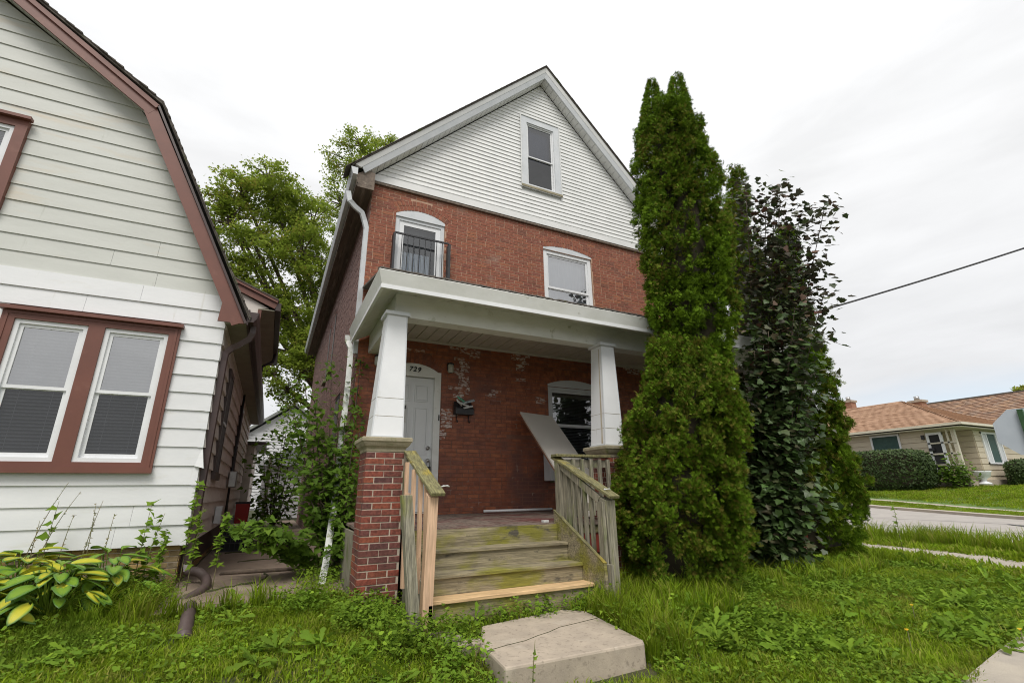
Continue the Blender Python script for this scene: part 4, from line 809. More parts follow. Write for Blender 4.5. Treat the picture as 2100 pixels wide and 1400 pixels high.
# ================================================================ LEFT HOUSE
LY, LX = 7.6, -.86
lh = thing("gambrel_house", "pale sided house with a red-brown trimmed gambrel roof at left", "house", (-4.8, 7.6, .2))
LC = -4.86; ridge_z = 6.76+.67*(2.52)
def lim(z):      # half-span: right x limit of the siding at height z
    if z < 4.02: return LX
    if z < 6.76: return LX-(z-4.02)*(2.34-.86)/(6.76-4.02)
    return -2.34-(z-6.76)/.67
bk = MB(); lo_ = lambda z: -8.86 if z < 4.02 else 2*LC-(LX-(z-4.02)*(2.34-.86)/(6.76-4.02)) if z < 6.76 else 2*LC-(-2.34-(z-6.76)/.67)
for za, zb, hl in ((.66, 1.60, None), (1.60, 3.40, (-3.12, -1.40)), (3.40, 4.02, None), (4.02, 4.80, None), (4.80, 6.06, (-5.15, -3.58)), (6.06, 6.76, None), (6.76, ridge_z, None)):
    ra_, rb_ = (LX if za < 4.02 else 2*LC-lo_(za)), (LX if zb <= 4.02 else 2*LC-lo_(zb-.0001)); la_, lb_ = 2*LC-ra_, 2*LC-rb_
    if hl: bk.prism([(la_, za), (hl[0], za), (hl[0], zb), (lb_, zb)], 'y', LY+.022, LY+.2); bk.prism([(hl[1], za), (ra_, za), (rb_, zb), (hl[1], zb)], 'y', LY+.022, LY+.2)
    else: bk.prism([(la_, za), (ra_, za), (rb_, zb), (lb_, zb)], 'y', LY+.022, LY+.2); lwall = bk.build("front_wall", M['brown_dark'], lh)
UW = (-5.2, -3.53, 4.73, 6.13); LW = (-3.17, -1.355, 1.54, 3.46)
def boards(z, ex, mt, out_, ylev):
    while z < ridge_z-.05:
        z1 = min(z+ex, ridge_z-.02); xa, xb = lim(z+.001), lim(z1)
        if mt is M['lh_lower'] and z > 3.95: return z
        hole = None
        for W in (UW, LW):
            if z1 > W[2]+.10 and z < W[3]-.03: hole = W
        mir = lambda x_: 2*LC-x_
        seam = rnd.uniform(-3.4, -1.4)
        segs = [(mir(xa), xa, mir(xb), xb)]
        if hole: segs = [(mir(xa), hole[0]+.02, mir(xb), hole[0]+.02), (hole[1]-.02, xa, hole[1]-.02, xb)]
        if hole is None and seam < xb-.5: segs = [(mir(xa), seam-.0015, mir(xb), seam-.0015), (seam+.0015, xa, seam+.0015, xb)]
        for s in segs: siding_board(s[0], s[1], s[2], s[3], z, z1+.004, ylev, out_*rnd.uniform(.92, 1.05), mt, lwall)
        z += ex
    return z
boards(.66, .24, M['lh_lower'], .024, LY-.018)
boards(4.02, .2345, M['lh_upper'], .019, LY+.014)
# end returns of the lower boards
for k in range(14):
    z = .66+.24*k; mb = MB(); o_ = .055 if k > 4 else .052
    mb.add([(LX-.05, LY-.045, z-.004), (LX+.012, LY-.045, z-.004), (LX+.012, LY+.03, z-.004), (LX-.05, LY-.024, z+.236), (LX+.004, LY-.024, z+.236), (LX+.004, LY+.03, z+.236)], [(0,1,4,3),(1,2,5,4),(0,2,1),(3,4,5),(0,3,5,2)])
    if k == 4:
        for v_ in (1, 2): mb.v[v_] = (mb.v[v_][0]+.05, mb.v[v_][1]-.05, mb.v[v_][2]-.03)
    mb.build("corner_cap", M['lh_lower'], lwall, label="bent torn siding corner cap" if k == 4 else None)
# rake boards, cornice, roofs
YR = 7.34
kn = Vector((-2.18, YR, 6.73)); ev = Vector((-.60, YR, 3.60)); rp = Vector((LC, YR, 8.62))
def rakeb(a, b, m_, w, dy, name, sgn=1):
    mb = MB(); 
    for s in (1, -1):
        f = lambda p: Vector((p.x if s > 0 else 2*LC-p.x, p.y, p.z)); A_, B_ = f(a), f(b); d = (B_-A_).normalized(); n_ = Vector((d.z, 0, -d.x)) * (1 if s > 0 else -1)
        if n_.z < 0: n_ = -n_
        poly = [A_, B_, B_-n_*w, A_-n_*w]; mb = MB(); mb.add([p+Vector((0, dy, 0)) for p in poly]+[p+Vector((0, dy+.03, 0)) for p in poly], [(0,1,2,3),(7,6,5,4),(0,4,5,1),(1,5,6,2),(2,6,7,3),(3,7,4,0)])
        mb.build(name, m_, lh)
rakeb(kn, ev, M['brown'], .17, 0, "rake_board"); rakeb(rp, kn, M['brown'], .15, -.002, "rake_board"); 
kn2, ev2, rp2 = kn+Vector((.03, 0, .05)), ev+Vector((.03, 0, -.02)), rp+Vector((0, 0, .06))
rakeb(kn2, ev2, M['brown_dark'], .03, -.03, "drip_edge"); rakeb(rp2, kn2, M['brown'], .07, -.03, "rake_moulding")
mb = MB(); mb.prism([(-.93, 3.57), (-.60, 3.57), (-.90, 4.02)], 'y', YR+.001, YR+.025); mb.build("cornice_return", M['brown'], lh)
for s in (1, -1):
    f = lambda x_: x_ if s > 0 else 2*LC-x_
    for (a, b) in ((Vector((LC, 0, 8.70)), Vector((-2.12, 0, 6.80))), (Vector((-2.12, 0, 6.80)), Vector((-.54, 0, 3.62)))):
        mb = MB(); mb.hexa([(f(a.x), YR-.05, a.z), (f(b.x), YR-.05, b.z), (f(b.x), 19, b.z), (f(a.x), 19, a.z)], [(f(a.x), YR-.05, a.z+.04), (f(b.x)+s*.02, YR-.05, b.z+.035), (f(b.x)+s*.02, 19, b.z+.035), (f(a.x), 19, a.z+.04)]); rf_ = mb.build("roof", M['shingle'], lh)
        tb = MB(); n = int((b-a).length/.13)
        for k in range(n):
            p, q = a+(b-a)*(k/n), a+(b-a)*((k+1)/n); nrm_ = Vector((-(b-a).z, 0, (b-a).x)).normalized(); nrm_ = nrm_ if nrm_.z > 0 else -nrm_
            nv = Vector((nrm_.x*s, 0, nrm_.z)); P = [Vector((f(p.x), 0, p.z+.035)), Vector((f(q.x), 0, q.z+.035))]; jy = rnd.uniform(.05, .085)
            tb.hexa([P[0]+Vector((0, YR-jy, 0)), P[1]+Vector((0, YR-jy, 0)), P[1]+Vector((0, YR+.4, 0)), P[0]+Vector((0, YR+.4, 0))], [P[0]+nv*.008+Vector((0, YR-jy, 0)), P[1]+nv*.022+Vector((0, YR-jy, 0)), P[1]+nv*.022+Vector((0, YR+.4, 0)), P[0]+nv*.008+Vector((0, YR+.4, 0))])
        tb.build("shingle_tab", M['shingle'], rf_, kind='stuff')
# soffit panels under the rakes
for (a, b, nn_) in ((Vector((LC, 0, 8.50)), Vector((-2.27, 0, 6.70)), 18), (Vector((-2.27, 0, 6.70)), Vector((-.78, 0, 3.92)), 14)):
    for k in range(nn_):
        p, q = a+(b-a)*((k+.02)/nn_), a+(b-a)*((k+.97)/nn_); mb = MB(); mb.hexa([(p.x, YR+.03, p.z), (q.x, YR+.03, q.z), (q.x, LY, q.z), (p.x, LY, p.z)], [(p.x, YR+.03, p.z+.02), (q.x, YR+.03, q.z+.02), (q.x, LY, q.z+.02), (p.x, LY, p.z+.02)]); mb.build("soffit_panel", M['lh_upper'], lh)
# big twin window
mb = MB(); x0, x1, z0, z1 = LW
frame_boxes(mb, x0, x1, z0, z1, LY-.075, LY+.03, .125, .11, .11); mb.box(-2.335, -2.165, LY-.0745, LY+.03, z0+.11, z1-.11)
tw = mb.build("twin_window", M['brown'], lh)
mb = MB(); frame_boxes(mb, x0+.03, x1-.03, z0+.02, z1-.02, LY-.085, LY-.0755, .03); mb.build("casing_bead", M['brown'], tw)
mb = MB(); mb.box(x0-.03, x1+.03, LY-.14, LY-.04, z1-.01, z1+.035); mb.build("drip_cap", M['brown'], tw)
mb = MB(); mb.box(x0-.01, x1+.01, LY-.12, LY-.076, z0-.02, z0+.05); mb.build("sill", M['brown'], tw)
for a, b in ((-3.045, -2.335), (-2.165, -1.48)):
    window(lh, a, b, z0+.11, z1-.11, LY-.05, 2.50, M['white_clean'], M['blind'], M['blind_dark'], M['glass_bright'], M['screen_glass'], .05, .04, (.07, .042), name="sash_window")
x0, x1, z0, z1 = UW
mb = MB(); frame_boxes(mb, x0, x1, z0, z1, LY-.065, LY+.03, .12); uw = mb.build("upper_window", M['brown'], lh); mb = MB(); mb.box(x0-.03, x1+.03, LY-.13, LY-.04, z1-.01, z1+.035); mb.build("drip_cap", M['brown'], uw)
for a, b in ((-5.08, -4.42), (-4.31, -3.65)): window(lh, a, b, z0+.12, z1-.12, LY-.04, 5.4, M['white_clean'], M['graycurt'], M['dark'], M['glass_hi'], M['glass'], .05, .04, (.05, .026), name="sash_window")
mb = MB(); mb.box(-4.42, -4.31, LY-.06, LY+.03, z0+.12, z1-.12); mb.build("mullion", M['brown'], uw)
# side wall
mb = MB(); mb.box(LX-.2, LX-.022, LY+.2, 19, .3, 3.75); lside = mb.build("side_wall", M['brown_dark'], lh)
for k in range(13):
    z = .66+.24*k; y = LY+.03
    while y < 18.9:
        L_ = min(rnd.uniform(2.6, 3.6), 18.95-y); mb = MB(); vs = [(LX+.03, y, z), (LX+.03, y+L_-.004, z), (LX, y+L_-.004, z+.244), (LX, y, z+.244), (LX-.025, y, z), (LX-.025, y+L_-.004, z), (LX-.025, y+L_-.004, z+.244), (LX-.025, y, z+.244)]
        mb.add(vs, [(0,1,2,3),(1,5,6,2),(0,4,5,1),(4,0,3,7),(3,2,6,7),(5,4,7,6)]); mb.build("siding_board", M['lh_side'], lside); y += L_
for i, (y0, y1) in enumerate(((9.1, 9.85), (13.0, 13.8))):
    mb = MB(); z0, z1 = 1.55, 3.3
    mb.box(LX-.0, LX+.05, y0, y0+.08, z0, z1); mb.box(LX, LX+.05, y1-.08, y1, z0, z1); mb.box(LX, LX+.0495, y0+.08, y1-.08, z1-.08, z1); mb.box(LX, LX+.075, y0-.03, y1+.03, z0-.06, z0+.05); w = mb.build("side_window", M['brown_dark'], lh)
    mb = MB(); mb.box(LX+.031, LX+.04, y0+.08, y1-.08, z0+.05, z1-.08); mb.build("pane", M['graycurt'], w); mb = MB(); mb.box(LX+.03, LX+.055, y0+.11, y1-.11, 2.38, 2.42); mb.build("sash_rail", M['white_trim'], w)
# foundation
fb = MB(); fb.box(-8.8, LX-.05, LY+.06, LY+.2, .0, .66); fb.box(LX-.2, LX-.05, LY+.2, 19, .0, .66); fnd = fb.build("foundation", M['mortar_pier'], lh)
z = .05; c_ = 0; cnt = 0; ff = MB()
while z < .62:
    x = -5.2-(c_ % 2)*.11
    while x < LX-.06:
        a, b = x, min(x+.205, LX-.05); x += .215
        if b-a < .03: continue
        brick_obj(a, b, LY+.052, z, M['brick_tan'], fnd, 'tan', .06)
    y = LY+.06-(c_ % 2)*.1
    while y < 12: ff.box(LX-.06, LX-.042, max(y, LY+.06), y+.205, z, z+BH, tint=rnd.random()+.001); y += .215
    z += .069; c_ += 1
ff.build("brick_field", M['brick_tan'], fnd, kind='stuff')
# eave, gutter, downspout
mb = MB(); mb.box(LX, -.58, YR+.03, 19, 3.60, 3.62); mb.build("eave_soffit", M['brown_soffit'], lh)
mb = MB(); mb.box(-.58, -.555, YR+.03, 19, 3.57, 3.80); mb.build("fascia", M['brown_dark'], lh)
mb = MB(); mb.prism([(-.553, 3.60), (-.49, 3.60), (-.45, 3.66), (-.43, 3.75), (-.445, 3.75), (-.47, 3.67), (-.50, 3.615), (-.553, 3.615)], 'y', YR-.02, 18.8); mb.prism([(-.553, 3.60), (-.49, 3.60), (-.43, 3.75), (-.553, 3.75)], 'y', YR-.024, YR-.02); mb.build("gutter", M['brown_dark'], lh)
mb = MB(); dpx = [(-.49, 7.55, 3.60), (-.49, 7.55, 3.50), (-.52, 7.57, 3.42), (-.62, 7.60, 3.34), (-.72, 7.64, 3.28), (-.79, 7.66, 3.20), (-.80, 7.67, 3.08), (-.80, 7.68, 1.8), (-.80, 7.68, .42), (-.78, 7.62, .33)]
mb.tube(dpx, .04, flat=(.075, .09)); mb.build("downspout", M['brown_dark'], lh)
# shed dormer behind
dr = MB(); yd = 9.6
q = lambda px, py: at(px, py, y=yd)
a, b, c_ = q(493, 583), q(568, 622), q(560, 712)
dr.prism([(a[0]-1.2, 5.3), (a[0]-1.2, a[2]+.45), (b[0]-.12, b[2]-.12), (b[0]-.28, b[2]-.14), (b[0]-.28, 3.9), (a[0]-1.2, 3.9)], 'y', yd+.03, 14); dorm = dr.build("dormer", M['lh_side'], lh)
mb = MB(); mb.beam((a[0]-1.2, yd-.02, a[2]+.42), (b[0], yd-.02, b[2]-.07), .03, .13, (0, 0, 1)); mb.build("rake_board", M['brown'], dorm)
mb = MB(); mb.beam((a[0]-1.2, yd-.05, a[2]+.50), (b[0]+.02, yd-.05, b[2]+.01), .04, .05, (0, 0, 1)); mb.build("rake_moulding", M['brown'], dorm)
mb = MB(); mb.hexa([(a[0]-1.2, yd-.08, a[2]+.53), (b[0]+.03, yd-.08, b[2]+.03), (b[0]+.03, 14.2, b[2]+.03), (a[0]-1.2, 14.2, a[2]+.53)], [(a[0]-1.2, yd-.08, a[2]+.56), (b[0]+.03, yd-.08, b[2]+.06), (b[0]+.03, 14.2, b[2]+.06), (a[0]-1.2, 14.2, a[2]+.56)]); mb.build("roof", M['shingle'], dorm)
mb = MB(); mb.box(b[0]-.30, b[0]-.02, yd, 14.1, b[2]-.17, b[2]-.15); mb.build("eave_soffit", M['brown_soffit'], dorm)
mb = MB(); mb.box(b[0]-.01, b[0]+.08, yd-.03, 14.1, b[2]-.16, b[2]+.0); mb.build("gutter", M['brown_dark'], dorm)
mb = MB(); mb.box(b[0]-.30, b[0]-.24, yd-.01, yd+.05, 3.8, b[2]-.18); mb.build("corner_board", M['brown'], dorm)
mb = MB(); mb.tube([(b[0]+.03, 12.9, b[2]-.15), (b[0]-.0, 12.9, b[2]-.35), (b[0]-.22, 12.9, b[2]-.5), (b[0]-.24, 12.9, 3.9)], .035, 6); mb.build("downspout", M['black_metal'], dorm)
# rear wing + service gear on the side wall
mb = MB(); mb.box(LX-.3, LX+.25, 19.05, 23, .2, 2.9); rw = mb.build("rear_wing", M['lh_side'], lh)
mb = MB(); mb.box(LX-.5, LX+.6, 18.9, 23.2, 2.9, 3.0); mb.build("wing_roof", M['brown_dark'], lh)
mb = MB(); mb.box(LX+.032, LX+.14, 10.6, 10.85, .75, 1.05); ob = mb.build("meter_box", M['white_trim'], bevel=.01); tag(ob, "small gray utility box low on the neighbour's side wall", "utility box")
mb = MB(); mb.tube([(LX+.06, 12.9, .4), (LX+.06, 12.9, 1.4), (LX+.06, 12.95, 3.55)], .025, 6); mb.tube([(LX+.06, 12.9, 1.2), (LX+.12, 12.4, .9), (LX+.1, 12.0, .6), (LX+.1, 11.5, .55)], .012, 5); ob = mb.build("conduit_pipe", M['black_metal']); tag(ob, "thin black conduit running up the neighbour's side wall", "conduit")
mb = MB(); mb.box(LX+.04, LX+.2, 12.4, 12.7, 1.4, 1.75); ob = mb.build("electric_meter", M['steel'], bevel=.02); tag(ob, "round-cornered electric meter on the neighbour's side wall", "meter")
rb = thing("red_bin", "red plastic bin at the far end of the path", "bin", (-.3, 16.5, .25))
mb = MB(); mb.hexa([(-.75, 16.3, .2), (-.45, 16.3, .2), (-.45, 16.6, .2), (-.75, 16.6, .2)], [(-.78, 16.27, 1.0), (-.42, 16.27, 1.0), (-.42, 16.63, 1.0), (-.78, 16.63, 1.0)]); mb.build("body", M['red_plastic'], rb)
mb = MB(); mb.box(-.80, -.40, 16.25, 16.65, 1.002, 1.05); mb.build("lid", M['black_metal'], rb)
wc = thing("wire_crate", "low black wire crate with a board on top beside the path", "crate", (-.4, 11.6, .2))
zc_ = float(gz(-.3, 11.6))+.03
for k in range(12):
    mb = MB(); xx = -.72+.085*k; mb.box(xx, xx+.012, 11.3, 11.312, zc_, zc_+.42); mb.build("wire", M['black_metal'], wc)
for zz in (0, .14, .28, .42): mb = MB(); mb.box(-.72, .22, 11.29, 11.305, zc_+zz, zc_+zz+.016); mb.build("rail", M['black_metal'], wc)
mb = MB(); mb.box(-.76, .1, 11.28, 11.95, zc_+.44, zc_+.48); mb.build("top_board", M['gray_wood'], wc)
mb = MB(); mb.box(-.70, .2, 11.35, 11.9, zc_, zc_+.36); mb.build("contents", M['dark'], wc)
st_ = MB(); st_.tube([(-.45, 8.15, .22), (-.1, 8.1, .225), (.35, 8.05, .225), (.62, 8.18, .22)], [.02, .028, .03, .015], 6); ob = st_.build("fallen_stick", M['bark']); tag(ob, "dark fallen stick lying across the path", "stick")
# drain pipes in the grass
def ribbed(pts, r, name, lab, parent=None):
    P = [Vector(p) for p in pts]; out_ = []; rs = []
    for i in range(len(P)-1):
        n = max(2, int((P[i+1]-P[i]).length/.014))
        for k in range(n): out_.append(P[i].lerp(P[i+1], k/n)); rs.append(r*(1 if len(out_) % 2 else .9))
    ob = MB().tube(out_, rs, 12).build(name, M['pipe_brown']); tag(ob, lab, "drain pipe", "brown drain pipes by the neighbour's corner"); return ob
def curve(pts, n=6):
    P = [Vector(p) for p in pts]; o_ = []
    for i in range(len(P)-1):
        p0, p1, p2, p3 = P[max(i-1, 0)], P[i], P[i+1], P[min(i+2, len(P)-1)]
        for k in range(n): t = k/n; o_.append(.5*((2*p1)+(p2-p0)*t+(2*p0-5*p1+4*p2-p3)*t*t+(3*p1-p0-3*p2+p3)*t**3))
    return o_+[P[-1]]
ribbed(curve([(-.78, 7.60, .34), (-.66, 7.52, .34), (-.56, 7.40, .28), (-.53, 7.2, .21), (-.60, 6.95, .17), (-.72, 6.8, .14)]), .055, "drain_pipe", "curved black-brown corrugated elbow at the foot of the downspout")
p1, p2 = at(390, 1243, z=.16), at(376, 1308, z=.08)
ribbed([tuple(p1), tuple(p2)], .062, "drain_pipe", "straight brown drain pipe end lying in the grass")

# ================================================================ BACKGROUND BEHIND THE PATH
ga = thing("garage", "small white garage with gray roof beyond the path", "garage", (1.6, 24, .2))
mb = MB(); mb.box(-.3, 5, 24, 29, .2, 2.55); gw = mb.build("wall", M['white_house'], ga)
for k in range(16): z = .25+.14*k; mb = MB(); mb.hexa([(-.31, 23.96, z), (5, 23.96, z), (5, 24, z), (-.31, 24, z)], [(-.31, 23.985, z+.137), (5, 23.985, z+.137), (5, 24, z+.137), (-.31, 24, z+.137)]); mb.build("siding_board", M['white_house'], gw)
mb = MB(); mb.hexa([(-.6, 23.7, 2.55), (5.3, 23.7, 2.55), (5.3, 29.3, 2.55), (-.6, 29.3, 2.55)], [(1.6, 25.6, 3.75), (3.2, 25.6, 3.75), (3.2, 27.4, 3.75), (1.6, 27.4, 3.75)]); mb.build("roof", M['gray_roof'], ga)
mb = MB(); mb.box(-.62, 5.32, 23.66, 23.7, 2.45, 2.6); mb.build("fascia", M['white_trim'], ga)
wh = thing("white_house", "distant white sided house behind the small garage", "house", (0, 36, .3))
mb = MB(); mb.prism([(-2.6, .3), (4.4, .3), (4.4, 4.4), (.9, 7.0), (-2.6, 4.4)], 'y', 36, 44); mb.build("wall", M['white_house'], wh)
for k in range(24): z = .4+.2*k; hw = 3.5 if z < 4.4 else 3.5*(1-(z-4.4)/2.6); mb = MB(); mb.hexa([(.9-hw, 35.95, z), (.9+hw, 35.95, z), (.9+hw, 36, z), (.9-hw, 36, z)], [(.9-hw, 35.98, z+.19), (.9+hw, 35.98, z+.19), (.9+hw, 36, z+.19), (.9-hw, 36, z+.19)]); mb.build("siding_board", M['white_house'], wh)
mb = MB(); mb.prism([(-3.0, 4.25), (.9, 7.15), (4.8, 4.25), (4.8, 4.45), (.9, 7.35), (-3.0, 4.45)], 'y', 35.6, 44.4); mb.build("roof", M['gray_roof'], wh)
for xx in (.4,): mb = MB(); frame_boxes(mb, xx, xx+.9, 2.6, 3.9, 35.88, 35.98, .12); f_ = mb.build("window", M['white_clean'], wh); mb = MB(); mb.box(xx+.12, xx+.78, 35.93, 35.95, 2.72, 3.78); mb.build("pane", M['charcoal'], f_)
fp = MB().box(-.12, -.0, 19.0, 19.12, .2, 2.6).build("fence_post", M['gray_wood']); tag(fp, "tall gray wooden post at the end of the path", "post")

# ================================================================ HOUSE ACROSS THE STREET
K = .85
def S(p): return (p[0]*K, p[1]*K, 1.25+(p[2]-1.25)*K)
def sbox(mb, x0, x1, y0, y1, z0, z1): a, b = S((x0, y0, z0)), S((x1, y1, z1)); mb.box(a[0], b[0], a[1], b[1], a[2], b[2])
fh = thing("beige_ranch_house", "low beige board-sided house with an orange-tan hip roof across the street", "house", S((36, 16, 1.2)))
WX, WY = 31.8, 12.0     # eave corner post
mb = MB(); sbox(mb, WX, 47, 13.3, 26, 1.0, 4.15); sbox(mb, 33.75, 47, 12.0, 13.3, 1.0, 4.15); fw_ = mb.build("wall", M['fh_siding'], fh)
def hboards(face, a0, a1, c, z0, z1, n, holes=()):
    for k in range(n):
        za, zb = z0+(z1-z0)*k/n, z0+(z1-z0)*(k+1)/n-.035
        for s0, s1 in clip_iv(a0, a1, [(h[0], h[1]) for h in holes if h[2] < (za+zb)/2 < h[3]]):
            mb = MB()
            if face == 'x': sbox(mb, c-.04-.0, c-.001, s0, s1, za, zb)
            else: sbox(mb, s0, s1, c-.04, c-.001, za, zb)
            mb.build("siding_board", M['fh_siding'], fw_)
hboards('x', 13.3, 26, WX, 1.7, 4.1, 8, [(14.5, 16.0, 3.15, 4.05)])
hboards('x', 12.0, 13.3, 33.75, 1.7, 4.1, 8)
hboards('y', 33.75, 40, 12.0, 1.7, 4.1, 8, [(34.5, 36.7, 2.3, 4.0)])
mb = MB(); sbox(mb, 31.8, 33.7, 12.0, 13.3, 1.0, 1.55); mb.build("porch_slab", M['walk'], fh)
mb = MB(); sbox(mb, 31.5, 47, 11.85, 12.0, 1.0, 1.5); sbox(mb, 31.65, 31.79, 13.3, 26, 1.0, 1.68); mb.build("foundation", M['concrete'], fh)
def fwin(face, a0, a1, c, z0, z1, m_, name="window", sp_=None, w=.09):
    mb = MB()
    f = (lambda u0, u1, d0, d1, za, zb: sbox(mb, c-d1, c-d0, u0, u1, za, zb)) if face == 'x' else (lambda u0, u1, d0, d1, za, zb: sbox(mb, u0, u1, c-d1, c-d0, za, zb))
    f(a0, a0+w, .0, .1, z0, z1); f(a1-w, a1, .0, .1, z0, z1); f(a0, a1, .0, .099, z1-w, z1); f(a0, a1, .0, .11, z0, z0+w)
    for s_ in (sp_ or ()): f(s_-w/2, s_+w/2, .0, .098, z0, z1)
    o_ = mb.build(name, M['white_clean'], fh); mb2 = MB()
    if face == 'x': sbox(mb2, c-.05, c-.03, a0+w, a1-w, z0+w, z1-w)
    else: sbox(mb2, a0+w, a1-w, c-.05, c-.03, z0+w, z1-w)
    mb2.build("pane", m_, o_); return o_
fwin('x', 14.5, 16.0, WX, 3.15, 4.05, M['teal'])
wq = fwin('y', 34.5, 36.7, 12.0, 2.3, 4.0, M['teal'], sp_=(35.05, 36.15))
mb = MB(); sbox(mb, 34.6, 35.0, 11.93, 11.94, 2.4, 3.9); sbox(mb, 36.2, 36.6, 11.93, 11.94, 2.4, 3.9); mb.build("curtain", M['blind'], wq)
dq = fwin('x', 12.55, 13.25, WX+.0, 1.7, 3.95, M['dark'], "trellis_door", w=.12)
mb = MB()
for k in range(1, 4): z = 1.7+2.25*k/4; sbox(mb, WX-.1, WX-.04, 12.0, 13.3, z-.04, z+.04)
sbox(mb, WX-.1, WX-.04, 12.28, 12.36, 1.5, 4.05); mb.build("trellis_bar", M['cream'], dq)
mb = MB(); sbox(mb, WX-.06, WX+.12, 12.0, 12.16, 1.55, 4.05); mb.build("porch_post", M['cream'], fh)
mb = MB(); sbox(mb, WX-.16, WX-.05, 13.32, 13.45, 3.62, 3.85); mb.build("wall_lantern", M['black_metal'], fh)
mb = MB(); sbox(mb, WX-.14, WX-.05, 13.0, 13.25, 3.0, 3.15); mb.build("mail_slot", M['black_metal'], fh)
def hiproof(x0, x1, y0, y1, ze, zr, run, parent, m_, name="roof", rows=26, tabw=.7):
    """hip roof with rows of shingle tabs as geometry"""
    base = MB(); e = [S((x0, y0, ze)), S((x1, y0, ze)), S((x1, y1, ze)), S((x0, y1, ze))]
    cx0, cx1, cy0, cy1 = x0+run, x1-run, y0+run, y1-run
    if cy1 < cy0: cy0 = cy1 = (y0+y1)/2
    if cx1 < cx0: cx0 = cx1 = (x0+x1)/2
    r_ = [S((cx0, cy0, zr)), S((cx1, cy0, zr)), S((cx1, cy1, zr)), S((cx0, cy1, zr))]
    base.hexa(e, r_); o_ = base.build(name, m_, parent)
    tb = MB()
    for k in range(rows):
        t0, t1 = k/rows, (k+1)/rows; zz0, zz1 = ze+(zr-ze)*t0, ze+(zr-ze)*t1
        xa0, xb0 = x0+(cx0-x0)*t0, x0+(cx0-x0)*t1; ya0, yb0 = y0+(cy0-y0)*t0, y0+(cy0-y0)*t1; ya1 = y1-(y1-cy1)*t0; xa1 = x1-(x1-cx1)*t0
        u = ya0
        while u < ya1:       # west slope
            w_ = tabw*rnd.uniform(.7, 1.3); u1 = min(u+w_, ya1); tb.add([S((xa0-.02, u, zz0+(q_ := rnd.uniform(.02, .04)))), S((xa0-.02, u1, zz0+q_)), S((xb0, u1, zz1+.015)), S((xb0, u, zz1+.015)), S((xa0, u, zz0)), S((xa0, u1, zz0))], [(0, 3, 2, 1), (0, 1, 5, 4)], tint=rnd.random()+.001); u = u1
        u = xa0
        while u < xa1:       # south slope
            w_ = tabw*rnd.uniform(.7, 1.3); u1 = min(u+w_, xa1); tb.add([S((u, ya0-.02, zz0+.05)), S((u1, ya0-.02, zz0+.05)), S((u1, yb0, zz1+.015)), S((u, yb0, zz1+.015)), S((u, ya0, zz0)), S((u1, ya0, zz0))], [(0, 1, 2, 3), (0, 4, 5, 1)], tint=rnd.random()+.001); u = u1
    tb.build("shingle_tab", m_, o_, kind='stuff'); return o_
hiproof(31.25, 39.5, 11.5, 25, 4.32, 6.35, 4.1, fh, M['fh_roof'])
mb = MB(); sbox(mb, 31.15, 40, 11.38, 11.5, 4.2, 4.33); sbox(mb, 31.15, 31.25, 11.5, 25, 4.2, 4.33); mb.build("gutter", M['cream'], fh)
mb = MB(); sbox(mb, 31.26, 40, 11.5, 13.3, 4.10, 4.14); sbox(mb, 31.26, 31.8, 13.3, 25, 4.10, 4.14); mb.build("eave_soffit", M['cream'], fh)
f2 = thing("tan_roofed_house", "larger house with a mixed tan shingle roof behind the beige ranch", "house", S((48, 20, 1.2)))
mb = MB(); sbox(mb, 42.2, 55.5, 11, 33, 1.0, 4.25); mb.build("wall", M['fh_siding'], f2)
rA = [S((41.5, 10.5, 4.3)), S((41.5, 34, 4.3)), S((49, 34, 7.75)), S((49, 10.5, 7.75))]; mb = MB(); mb.hexa([S((49, 10.5, 7.7)), S((49, 34, 7.7)), S((56, 34, 4.3)), S((56, 10.5, 4.3))][::-1], [S((49, 10.5, 7.8)), S((49, 34, 7.8)), S((56, 34, 4.4)), S((56, 10.5, 4.4))][::-1]); mb.add([*rA, S((41.5, 10.5, 4.2)), S((41.5, 34, 4.2)), S((49, 34, 7.6)), S((49, 10.5, 7.6))], [(0, 3, 2, 1), (4, 5, 6, 7), (0, 1, 5, 4), (3, 0, 4, 7)]); rr2 = mb.build("roof", M['fh_roof2'], f2)
mb = MB(); sbox(mb, 48.85, 49.15, 10.4, 34, 7.70, 7.84); mb.build("ridge_cap", M['shingle'], f2)
tb = MB(); rows = 24; n = 70
P = lambda u, t: Vector(rA[0]).lerp(Vector(rA[1]), min(u, 1)).lerp(Vector(rA[3]).lerp(Vector(rA[2]), min(u, 1)), t)
for k in range(rows):
    for j in range(n):
        u0, u1 = (j+.5*(k % 2))/n, (j+1+.5*(k % 2))/n; q_ = rnd.uniform(.02, .05)
        tb.add([P(u0, k/rows)+Vector((-.02, 0, q_)), P(u1, k/rows)+Vector((-.02, 0, q_)), P(u1, (k+1)/rows)+Vector((0, 0, .01)), P(u0, (k+1)/rows)+Vector((0, 0, .01)), P(u0, k/rows), P(u1, k/rows)], [(0, 3, 2, 1), (0, 1, 5, 4)], tint=rnd.random()+.001)
tb.build("shingle_tab", M['fh_roof2'], rr2, kind='stuff')
